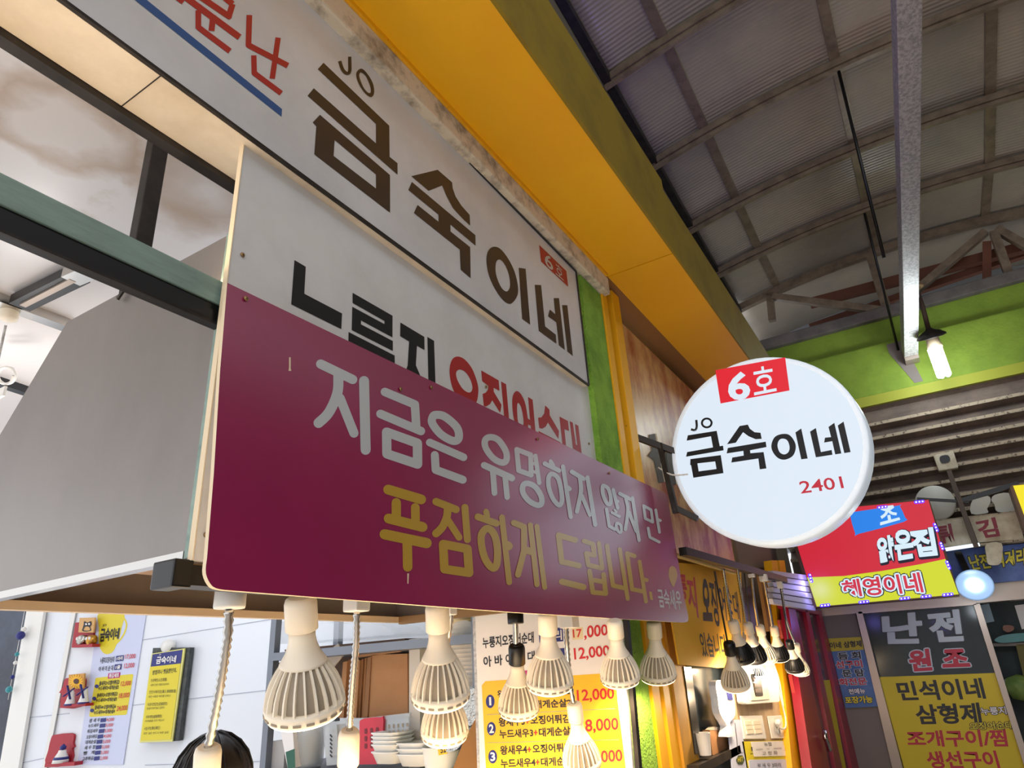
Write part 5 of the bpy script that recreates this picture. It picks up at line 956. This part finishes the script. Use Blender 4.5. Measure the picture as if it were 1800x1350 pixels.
# things behind the right hand window
pI = PY(EY+0.28); pI2 = PY(EY+0.388)
slab('hanging_sheet', pI2, d3([(1025, 20), (1110, 5), (1155, 150), (1080, 165)]), 0.01, mat('sheet_blue', (170, 188, 200), 0.6), tagd=('pale blue sheet hanging behind the right hand window', 'sheet'))
slab('wall_notice', pI2, d3([(1320, 20), (1397, 10), (1440, 200), (1380, 215)]), 0.01, m_paper, tagd=('white paper notice high on the wall behind the right hand window', 'notice'))
b_ = thing('shelf_unit', 'dim shelf with stacked trays behind the right hand window', 'shelf', pI.at(1790, 1350))
slab('board', pI, d3([(1140, 330), (1500, 320), (1506, 345), (1148, 356)]), 0.1, m_stone, b_); slab('board', pI, d3([(1240, 630), (1500, 615), (1510, 655), (1250, 670)]), 0.1, m_galv, b_); slab('panel', pI, d3([(1330, 340), (1500, 330), (1560, 620), (1400, 630)]), 0.03, mat('olive_panel', (104, 96, 48), 0.7), b_)
slab('teal_dish', pI, d3(smooth_path([(1155, 300), (1230, 262), (1397, 245), (1500, 250), (1500, 300), (1300, 322), (1200, 325)], 3, True)), 0.06, mat('teal_dish', (38, 118, 116), 0.3), tagd=('shallow teal dish on the shelf behind the right hand window', 'dish'), e=0.03)
slab('brown_bowl', pI, d3(smooth_path([(1225, 190), (1260, 180), (1310, 190), (1312, 220), (1270, 240), (1232, 225)], 3, True)), 0.05, mat('brown_bowl', (120, 70, 44), 0.5), tagd=('small brown bowl above the teal dish', 'bowl'), e=0.03)
pc = pI.at(*d3([(1375, 690)])[0]); lathe('cabbage', [(0.001, -0.09), (0.07, -0.07), (0.1, 0), (0.075, 0.06), (0.001, 0.085)], mat('cabbage_green', (128, 148, 70), 0.6, c2=(90, 118, 50), nscale=14, bump=0.8, bscale=30), None, pc, n=18, tagd=('green cabbage behind the right hand window near the photo edge', 'cabbage'))
# small blue poster
c6b = crop(1420, 1080, 5); bp_ = thing('door_poster', 'small blue and yellow price poster between the red door and the glass door', 'poster', pE.at(1515, 1244))
slab('sheet', pE, c6b([(180, 212), (466, 198), (622, 810), (332, 822)]), 0.004, mat('poster_blue', (64, 104, 158), 0.5, c2=(92, 126, 176), nscale=5), bp_, e=0.0)
decal('yellow_band', pE, [P_([(180, 212), (466, 198), (494, 310), (206, 326)])], mat('poster_yellow', (196, 176, 40), 0.5), bp_, e=0.003, cr=c6b)
decal('band_lettering', pE, [T_('이네 삼형제', [(188, 248), (468, 228), (474, 282), (198, 300)], 0.03)], m_kprint, bp_, e=0.005, cr=c6b)
RW = [('듬 회', [(262, 338), (455, 326), (466, 388), (272, 396)], m_kprint), ('선구미', [(242, 412), (468, 400), (482, 464), (254, 474)], mat('poster_red', (190, 40, 60), 0.5)), ('문 탐', [(300, 488), (484, 480), (498, 540), (312, 548)], m_kprint), ('회전문', [(270, 566), (508, 556), (522, 616), (284, 624)], mat('poster_red', (190, 40, 60), 0.5)), ('전메뉴', [(355, 658), (498, 648), (506, 694), (366, 702)], m_paper), ('포장가능', [(322, 726), (560, 714), (572, 774), (336, 782)], m_lyel)]
for i, (s, qd, mt) in enumerate(RW):
    decal('letter_outline', pE, [T_(s, qd, 0.09)], m_grw if i < 4 else m_kprint, bp_, e=0.004, cr=c6b); decal('lettering', pE, [T_(s, qd, 0.03)], mt, bp_, e=0.006, cr=c6b)
# ================================================================== NEIGHBOUR STALL ON THE LEFT SIDE FACADE
pN = PX(-0.90); c5d = crop(1180, 1010, 7.94)
yb = thing('yellow_banner', 'yellow cloth banner with red and black Korean brush lettering beside the purple board', 'banner', pN.at(1250, 1170))
slab('cloth', pN, [(1150, 985), (1303, 1000), (1306, 1172), (1262, 1174), (1194, 1168), (1176, 1060)], 0.006, mat('yellow_cloth', (240, 184, 44), 0.7, c2=(236, 176, 36), nscale=3), yb)
m_bk = mat('brush_black', (66, 58, 48), 0.6)
decal('red_lettering', pN, [T_('지', [(208, 45), (325, 55), (378, 590), (258, 490)], 0.03), T_('룽', [(80, 0), (205, 15), (222, 350), (110, 330)], 0.03)], m_rprint, yb, e=0.002, cr=c5d)
decal('black_lettering', pN, [T_('오', [(430, 88), (512, 92), (572, 620), (452, 610)], 0.05), T_('징', [(518, 72), (615, 105), (680, 722), (605, 700)], 0.02), T_('어', [(645, 150), (735, 185), (782, 640), (700, 570)], 0.02), T_('순', [(765, 125), (815, 180), (868, 560), (800, 520)], 0.02), T_('대', [(842, 255), (912, 248), (972, 665), (890, 580)], 0.02), T_('있습니다', [(385, 808), (752, 845), (795, 1160), (440, 1142)], 0.02)], m_bk, yb, e=0.002, cr=c5d)
slab('food_photo', PX(-0.895), [(1304, 1034), (1322, 1028), (1334, 1110), (1312, 1112)], 0.004, mat('dark_food_print', (96, 64, 56), 0.5, c2=(48, 34, 36), nscale=30), tagd=('dark food picture pinned at the right edge of the yellow banner', 'picture'))
c6c = crop(1100, 980, 3.648); c7c = crop(1270, 1150, 6.75)
pK = PX(-0.905)
struct(slab('wall_panel', pK, c6c([(680, 690), (1010, 690), (1090, 1400), (760, 1400)]), 0.03, m_beige))
struct(slab('window_2', PX(-0.97), c6c([(330, 640), (720, 660), (790, 1420), (420, 1420)]), 0.01, mat('dark_stall_window', (46, 56, 66), 0.15, c2=(70, 84, 92), nscale=4)))
wf = thing('window_frame', 'black slanting window bar of the dark stall window under the yellow banner', 'window bar', PX(-0.93).at(1215, 1330))
slab('bar', PX(-0.94), c6c([(372, 700), (420, 700), (490, 1260), (448, 1260)]), 0.02, m_black, wf)
box('window_sill', (-0.96, -0.9), (PX(-.93).at(1212, 1330).y, PX(-.93).at(1292, 1330).y), (PX(-.93).at(1250, 1334).z-0.02, PX(-.93).at(1250, 1328).z), m_dark, tagd=('dark sill of the stall window below the cardboard box', 'sill'))
pS2 = PX(-0.925)
bb = thing('shipping_box', 'small brown cardboard box on the sill of the stall window', 'box', pS2.at(1265, 1326))
slab('box', pS2, c6c([(538, 1105), (645, 1110), (672, 1268), (556, 1266)]), 0.03, m_card, bb); slab('flap', pS2, c6c([(538, 1105), (560, 1085), (640, 1090), (645, 1110)]), 0.02, mat('pale_flap', (190, 176, 160), 0.8), bb, e=0.002)
p = PX(-0.92).at(*c6c([(512, 1268)])[0]); lathe('paper_cup', [(0.022, 0), (0.022, 0.002), (0.03, 0.075), (0.031, 0.078), (0.028, 0.076), (0.02, 0.004)], m_paper, None, p, n=20, tagd=('white paper cup on the sill of the stall window', 'cup'))
pg = thing('paper_bag', 'white plastic bag hanging beside the stall window', 'bag', PX(-0.89).at(1285, 1290))
slab('bag', PX(-0.885), c6c(smooth_path([(578, 795), (640, 800), (690, 880), (702, 1010), (668, 1060), (700, 1130), (690, 1145), (640, 1148), (650, 1080), (605, 1000), (590, 900)], 3, True)), 0.03, mat('white_bag', (226, 226, 232), 0.5, bump=0.6, bscale=20), pg)
slab('sticker', PX(-0.884), c6c([(648, 850), (678, 848), (688, 915), (658, 912)]), 0.002, m_navy, pg, e=0.004)
sm_ = thing('side_menu', 'pale menu panel with a green badge below the hanging bag', 'menu', PX(-0.9).at(1300, 1350))
slab('sheet', PX(-0.9), c6c([(655, 1040), (735, 1040), (790, 1400), (690, 1400)]), 0.006, m_lbl, sm_)
decal('badge', PX(-0.9), [P_([(735+28*math.cos(a), 1298+34*math.sin(a)) for a in np.arange(0, 6.2, 1.047)])], mat('badge_green', (74, 88, 58), 0.5), sm_, e=0.003, cr=c6c); decal('badge_lettering', PX(-0.9), [T_('HIT', [(718, 1282), (752, 1276), (754, 1306), (720, 1312)], 0.01)], m_lyel, sm_, e=0.005, cr=c6c)
decal('frame_line', PX(-0.9), [S_([(700, 1060), (712, 1160), (720, 1250), (755, 1252)], 3, cap=False)], m_kprint, sm_, e=0.003, cr=c6c)
eb = thing('breaker_box', 'white electrical breaker box with a row of dark switches', 'breaker box', pK.at(1345, 1235))
slab('cover', pK, c7c(smooth_path([(190, 80), (600, 60), (640, 200), (682, 555), (670, 568), (300, 596), (262, 585), (250, 560)], 1, True)), 0.03, m_plw, eb, e=0.04, bev=0.004)
slab('door', pK, c7c([(290, 110), (500, 100), (562, 534), (345, 548)]), 0.004, m_pl, eb, e=0.044); slab('switch_window', pK, c7c(smooth_path([(340, 240), (440, 232), (450, 260), (482, 470), (470, 490), (410, 494), (392, 480), (362, 330)], 2, True)), 0.004, m_dark, eb, e=0.047)
for k in range(3): slab('switch', pK, c7c([(372+k*12, 275+k*68), (438+k*12, 270+k*68), (446+k*12, 318+k*68), (380+k*12, 324+k*68)]), 0.004, mat('switch_brown', (92, 76, 68), 0.5), eb, e=0.051)
sw = thing('light_switch', 'white light switch plate with six rockers', 'switch', pK.at(1325, 1298)); slab('plate', pK, c7c([(216, 732), (472, 726), (522, 1002), (262, 1006)]), 0.006, m_plw, sw, e=0.008, bev=0.002)
for i in range(2):
    for j in range(3): slab('rocker', pK, c7c([(262+i*98+j*12, 795+j*52-i*6), (346+i*98+j*12, 790+j*52-i*6), (354+i*98+j*12, 836+j*52-i*6), (270+i*98+j*12, 842+j*52-i*6)]), 0.004, m_pl, sw, e=0.011)
so = thing('wall_socket', 'white double wall socket with a round plug in it', 'socket', pK.at(1370, 1298)); slab('plate', pK, c7c([(538, 734), (702, 724), (754, 996), (592, 1000)]), 0.006, m_plw, so, e=0.008, bev=0.002)
for (x, y), mt in (((628, 808), m_plw), ((654, 906), m_pl)): lathe('outlet', [(0.018, 0), (0.018, 0.008), (0.015, 0.010), (0.013, 0.006), (0.0005, 0.005)], m_galv, so, pK.at(*c7c([(x, y)])[0], 0.008), (1, 0, 0), n=20)
lathe('plug', [(0.0145, 0), (0.0145, 0.02), (0.006, 0.026)], m_plw, so, pK.at(*c7c([(628, 808)])[0], 0.016), (1, 0, 0), n=18)
cpt = [(590, 90), (640, 230), (668, 420), (700, 560), (735, 700), (752, 800), (745, 870), (715, 888), (670, 865), (635, 815)]
tube('cable', smooth_path([PX(-0.88).at(*q) for q in c7c(cpt)], 4), 0.0045, m_plw, tagd=('white cable looping from the breaker box to the wall socket', 'cable'))
tube('cable', smooth_path([PX(-0.885).at(*q) for q in c7c([(600, 100), (668, 300), (710, 540), (765, 860), (810, 1060), (880, 1400)])], 4), 0.0045, m_plw, tagd=('long white cable running down beside the yellow posts', 'cable'))
an = thing('account_notice', 'yellow notice with a white paper strip taped over it below the switches', 'notice', pK.at(1345, 1340))
slab('sheet', pK, c7c([(232, 1036), (800, 1020), (850, 1240), (850, 1420), (300, 1420)]), 0.004, m_lyel, an, e=0.005); slab('paper_strip', pK, c7c([(338, 1040), (718, 1030), (758, 1205), (378, 1215)]), 0.002, m_paper, an, e=0.008)
slab('lower_sheet', pK, c7c(smooth_path([(312, 1265), (330, 1252), (820, 1245), (850, 1262), (890, 1420), (330, 1420)], 1, True)), 0.002, m_lbl, an, e=0.008)
decal('lettering', pK, [T_('농협', [(492, 1048), (575, 1042), (584, 1086), (500, 1090)], 0.0), T_('고 정 화', [(468, 1156), (650, 1146), (658, 1192), (476, 1198)], 0.0), T_('왕 새 우 2마리', [(412, 1296), (688, 1290), (696, 1338), (420, 1342)], 0.0)] + [S_([(740, 1095+i*22), (780, 1092+i*22)], 5, cap=False) for i in range(3)] + [S_([(752, 1168), (805, 1164)], 8, cap=False), S_([(330, 1184), (362, 1182)], 8, cap=False), S_([(345, 1100), (352, 1145)], 14, cap=False)], m_kprint, an, e=0.0095, cr=c7c)
decal('faint_digits', pK, [S_([(398, 1128), (480, 1124)], 8, cap=False), S_([(525, 1122), (560, 1120)], 8, cap=False), S_([(605, 1118), (700, 1112)], 8, cap=False)], mat('faint_ink', (190, 180, 180), 0.5), an, e=0.0095, cr=c7c)
# yellow posts, red door and louvre box
yp = thing('yellow_posts', 'yellow steel door frame with a groove between the switches and the red door', 'door frame', PX(-0.87).at(1400, 1350))
slab('post', PX(-0.87), [(1356, 985), (1366, 985), (1421, 1362), (1394, 1362)], 0.05, m_yfr, yp); slab('post', PX(-0.87), [(1369, 985), (1379, 985), (1437, 1362), (1424, 1362)], 0.05, m_yfr, yp); slab('groove', PX(-0.885), [(1362, 985), (1376, 985), (1432, 1362), (1410, 1362)], 0.02, mat('groove_brown', (110, 74, 20), 0.7), yp)
slab('brown_plank', PX(-0.89), [(1334, 1000), (1345, 1004), (1361, 1100), (1352, 1110)], 0.02, m_tag, tagd=('brown wooden plank left of the yellow posts high up', 'plank'))
slab('red_plank', PX(-0.83), c7c([(822, 240), (960, 240), (1190, 1400), (1040, 1400)]), 0.02, m_redw, tagd=('worn red wooden plank beside the yellow posts', 'plank'))
slab('red_brick_sign', PX(-0.85), c6c([(985, 400), (1075, 395), (1105, 520), (1010, 520)]), 0.015, mat('brick_print', (200, 84, 54), 0.6, c2=(150, 40, 30), nscale=20), tagd=('small orange red sign above the lamps beside the red door', 'sign'))
rd = thing('red_door', 'dark red framed glass door at the end of the left side', 'door', PX(-0.80).at(1450, 1350))
pRD = PX(-0.80)
slab('glass', PX(-0.825), c6c([(1040, 310), (1240, 355), (1480, 1400), (1200, 1400)]), 0.01, m_glass, rd)
slab('stile', pRD, c6c([(1040, 305), (1085, 315), (1320, 1400), (1200, 1400)]), 0.05, m_reddoor, rd); slab('stile', pRD, c6c([(1152, 335), (1172, 338), (1400, 1400), (1358, 1400)]), 0.05, m_reddoor, rd); slab('stile', pRD, c6c([(1236, 352), (1258, 362), (1510, 1400), (1462, 1400)]), 0.05, m_reddoor, rd); slab('top_rail', pRD, c6c([(1030, 290), (1256, 345), (1260, 372), (1036, 322)]), 0.055, m_reddoor, rd)
slab('yellow_vinyl', PX(-0.822), c6b([(122, 580), (192, 576), (345, 1400), (290, 1400)]), 0.004, mat('dull_yellow_vinyl', (214, 190, 28), 0.5), rd)
hp = [PX(-0.77).at(*q) for q in c6b([(148, 1028), (152, 1080), (172, 1130), (192, 1195)])]; tube('handle', smooth_path(hp, 4), 0.014, m_chrome, rd)
lv = thing('louvre_box', 'pale slatted shutter box lit violet above the red door', 'shutter box', PX(-0.80).at(1410, 1060))
for k in range(6):
    y0 = 90+k*36; slab('slat', PX(-0.765+0.006*(k % 2)), c6c([(940, y0-6), (1215, y0+30+k*2), (1218, y0+62+k*2), (950, y0+24)]), 0.03, mat('violet_white_slat', (206, 204, 214), 0.5), lv)
lamp_light('violet_led_light', 'POINT', PX(-0.72).at(1425, 1030), 1.6, (0.3, 0.25, 1.0), 0.05)
struct(box('wall_side', (-1.1, -0.96), (4.2, EY), (0, 2.98), mat('side_wall', (128, 110, 92), 0.8)))
# blue LED string lying on the canopy (lights the roof edge)
le = thing('led_string', 'blue LED string lying on top of the yellow canopy', 'light string', (-0.75, 2.4, 3.262))
tube('wire', smooth_path([(-0.8+0.05*math.sin(i*1.7), 1.4+0.3*i, 3.268) for i in range(7)], 4), 0.004, m_black, le)
for i in range(5): lathe('led_bulb', [(0.012, 0), (0.014, 0.012), (0.008, 0.024), (0.0005, 0.028)], m_bled, le, (-0.8+0.05*math.sin(i*1.7), 1.4+0.3*i, 3.268), n=10)
lamp_light('led_string_light', 'POINT', (-0.80, 2.7, 3.5), 7.0, (0.28, 0.22, 1.0), 0.1)
# ================================================================== PERSON (head seen behind the gooseneck lamp)
HT = ZD(382, 1288, 1.78); hx, hy, hz = HT
pe = thing('person', 'person with black hair seen from behind, standing inside the stall under the hood', 'person', (hx, hy, 0))
def skin(name, nodes, edges, mt, parent, sub=2):
    me = bpy.data.meshes.new(name); inv = WM[parent.name].inverted()
    me.from_pydata([inv @ Vector(n_[0]) for n_ in nodes], edges, []); o = bpy.data.objects.new(name, me); COL.objects.link(o); o.parent = parent; WM[o.name] = WM[parent.name]
    o.modifiers.new('skin', 'SKIN'); 
    for i, n_ in enumerate(nodes): r = n_[1]; me.skin_vertices[0].data[i].radius = r if isinstance(r, tuple) else (r, r)
    me.skin_vertices[0].data[0].use_root = True
    s = o.modifiers.new('sub', 'SUBSURF'); s.levels = sub; s.render_levels = sub; me.materials.append(mt)
    for p in me.polygons: p.use_smooth = True
    return o
HH = hz
D_ = Vector((math.cos(0.5), math.sin(0.5), 0)); Fw = Vector((-math.sin(0.5), math.cos(0.5), 0))   # shoulder line and facing direction
c0 = Vector((hx, hy, 0))
def at(s, f, z): return c0 + D_*s + Fw*f + Vector((0, 0, z))
body_nodes = [(at(0, 0, HH*0.53), (.15, .11)), (at(0, 0, HH*0.62), (.135, .10)), (at(0, 0, HH*0.73), (.16, .115)), (at(0, -0.01, HH*0.81), (.10, .075)), (at(0, 0, HH*0.86), .052), (at(0, 0.015, HH*0.91), (.066, .082)), (at(0, 0.01, HH*0.965), (.068, .085))]
edges = [(0, 1), (1, 2), (2, 3), (3, 4), (4, 5), (5, 6)]
for s in (-1, 1):
    n = len(body_nodes); body_nodes += [(at(s*.17, 0, HH*0.80), .055), (at(s*.21, .03, HH*0.66), .042), (at(s*.19, .2, HH*0.58), .034), (at(s*.18, .27, HH*0.57), .028)]
    edges += [(2, n), (n, n+1), (n+1, n+2), (n+2, n+3)]
    m_ = len(body_nodes); body_nodes += [(at(s*.09, 0, HH*0.47), .082), (at(s*.095, .01, HH*0.27), .058), (at(s*.095, -.01, 0.07), .04), (at(s*.1, .12, 0.035), .034)]
    edges += [(0, m_), (m_, m_+1), (m_+1, m_+2), (m_+2, m_+3)]
    for k in range(5):
        q = len(body_nodes); base = at(s*.18+(k-2)*.016, .30, HH*0.57) if k < 4 else at(s*.18-s*.03, .27, HH*0.565)
        body_nodes += [(base, .010), (base + Fw*(.035 if k < 4 else .02) - D_*(s*.02 if k == 4 else 0), .009), (base + Fw*(.06 if k < 4 else .04) + Vector((0, 0, -.015)) - D_*(s*.025 if k == 4 else 0), .008)]
        edges += [(n+3, q), (q, q+1), (q+1, q+2)]
skin('body', body_nodes, edges, m_skin, pe)
sh = [(at(0, 0, HH*0.53), (.165, .125)), (at(0, 0, HH*0.62), (.15, .115)), (at(0, 0, HH*0.73), (.175, .13)), (at(0, -0.01, HH*0.815), (.095, .08))]
she = [(0, 1), (1, 2), (2, 3)]
for s in (-1, 1): n = len(sh); sh += [(at(s*.17, 0, HH*0.80), .068), (at(s*.205, .02, HH*0.68), .056)]; she += [(2, n), (n, n+1)]
skin('shirt', sh, she, m_cloth, pe)
tn = [(at(0, 0, HH*0.53), (.16, .12))]; te = []
for s in (-1, 1): n = len(tn); tn += [(at(s*.09, 0, HH*0.46), .095), (at(s*.095, .01, HH*0.27), .072), (at(s*.095, 0, HH*0.06), .058)]; te += [(0, n), (n, n+1), (n+1, n+2)]
skin('trousers', tn, te, m_trous, pe)
# hair cap with strands
V, F = [], []; nu, nv = 56, 14
for j in range(nv):
    ph = math.pi*(0.001 + 0.66*j/(nv-1))
    for i in range(nu):
        th = 2*math.pi*i/nu; wob = 1+0.018*math.sin(11*th+0.6*j)+0.012*math.sin(23*th)
        s_, f_ = 0.098*math.sin(ph)*math.cos(th)*wob, 0.112*math.sin(ph)*math.sin(th)*wob
        V.append(at(s_, f_-0.005, HH-0.125+0.125*math.cos(ph)))
for j in range(nv-1):
    for i in range(nu): F.append((j*nu+i, j*nu+(i+1) % nu, (j+1)*nu+(i+1) % nu, (j+1)*nu+i))
hr = link('hair', V, F, m_hair, pe, smooth=True); hs = hr.modifiers.new('t', 'SOLIDIFY'); hs.thickness = 0.012
strands = []
for i in range(46):
    th = random.uniform(0, 6.28); P3 = []
    for j in range(7):
        ph = 0.08+0.3*j*0.95; r_ = 1.035+0.02*math.sin(3*i+j)
        P3.append(at(0.098*math.sin(ph)*math.cos(th+0.03*j)*r_, 0.112*math.sin(ph)*math.sin(th+0.03*j)*r_-0.005, HH-0.125+0.125*math.cos(ph)*r_))
    strands.append(tubev(P3, 0.0016, 4))
V, F = [], []
for v, f in strands:
    n = len(V); V += v; F += [tuple(q+n for q in g) for g in f]
link('loose_strands', V, F, m_hair, pe, smooth=True)
for s in (-1, 1):
    lathe('ear', [(0.001, -0.03), (0.014, -0.02), (0.018, 0.005), (0.012, 0.025), (0.001, 0.03)], m_skin, pe, at(s*0.078, 0.012, HH-0.125), n=10)
    lathe('eye', [(0.001, -0.011), (0.010, -0.005), (0.010, 0.005), (0.001, 0.011)], m_paper, pe, at(s*0.030, 0.088, HH-0.115), n=10)
V, F = tubev([at(0, 0.095, HH-0.115), at(0, 0.113, HH-0.142), at(0, 0.095, HH-0.155)], [0.008, 0.013, 0.009], 8); link('nose', V, F, m_skin, pe, smooth=True)
V, F = tubev([at(-0.022, 0.088, HH-0.178), at(0, 0.096, HH-0.176), at(0.022, 0.088, HH-0.178)], 0.005, 6); link('mouth', V, F, mat('lips', (170, 96, 88), 0.5), pe, smooth=True)
# ------------------------------------------------------------------ tidy up
bpy.data.objects.remove(FO); bpy.data.curves.remove(FC)
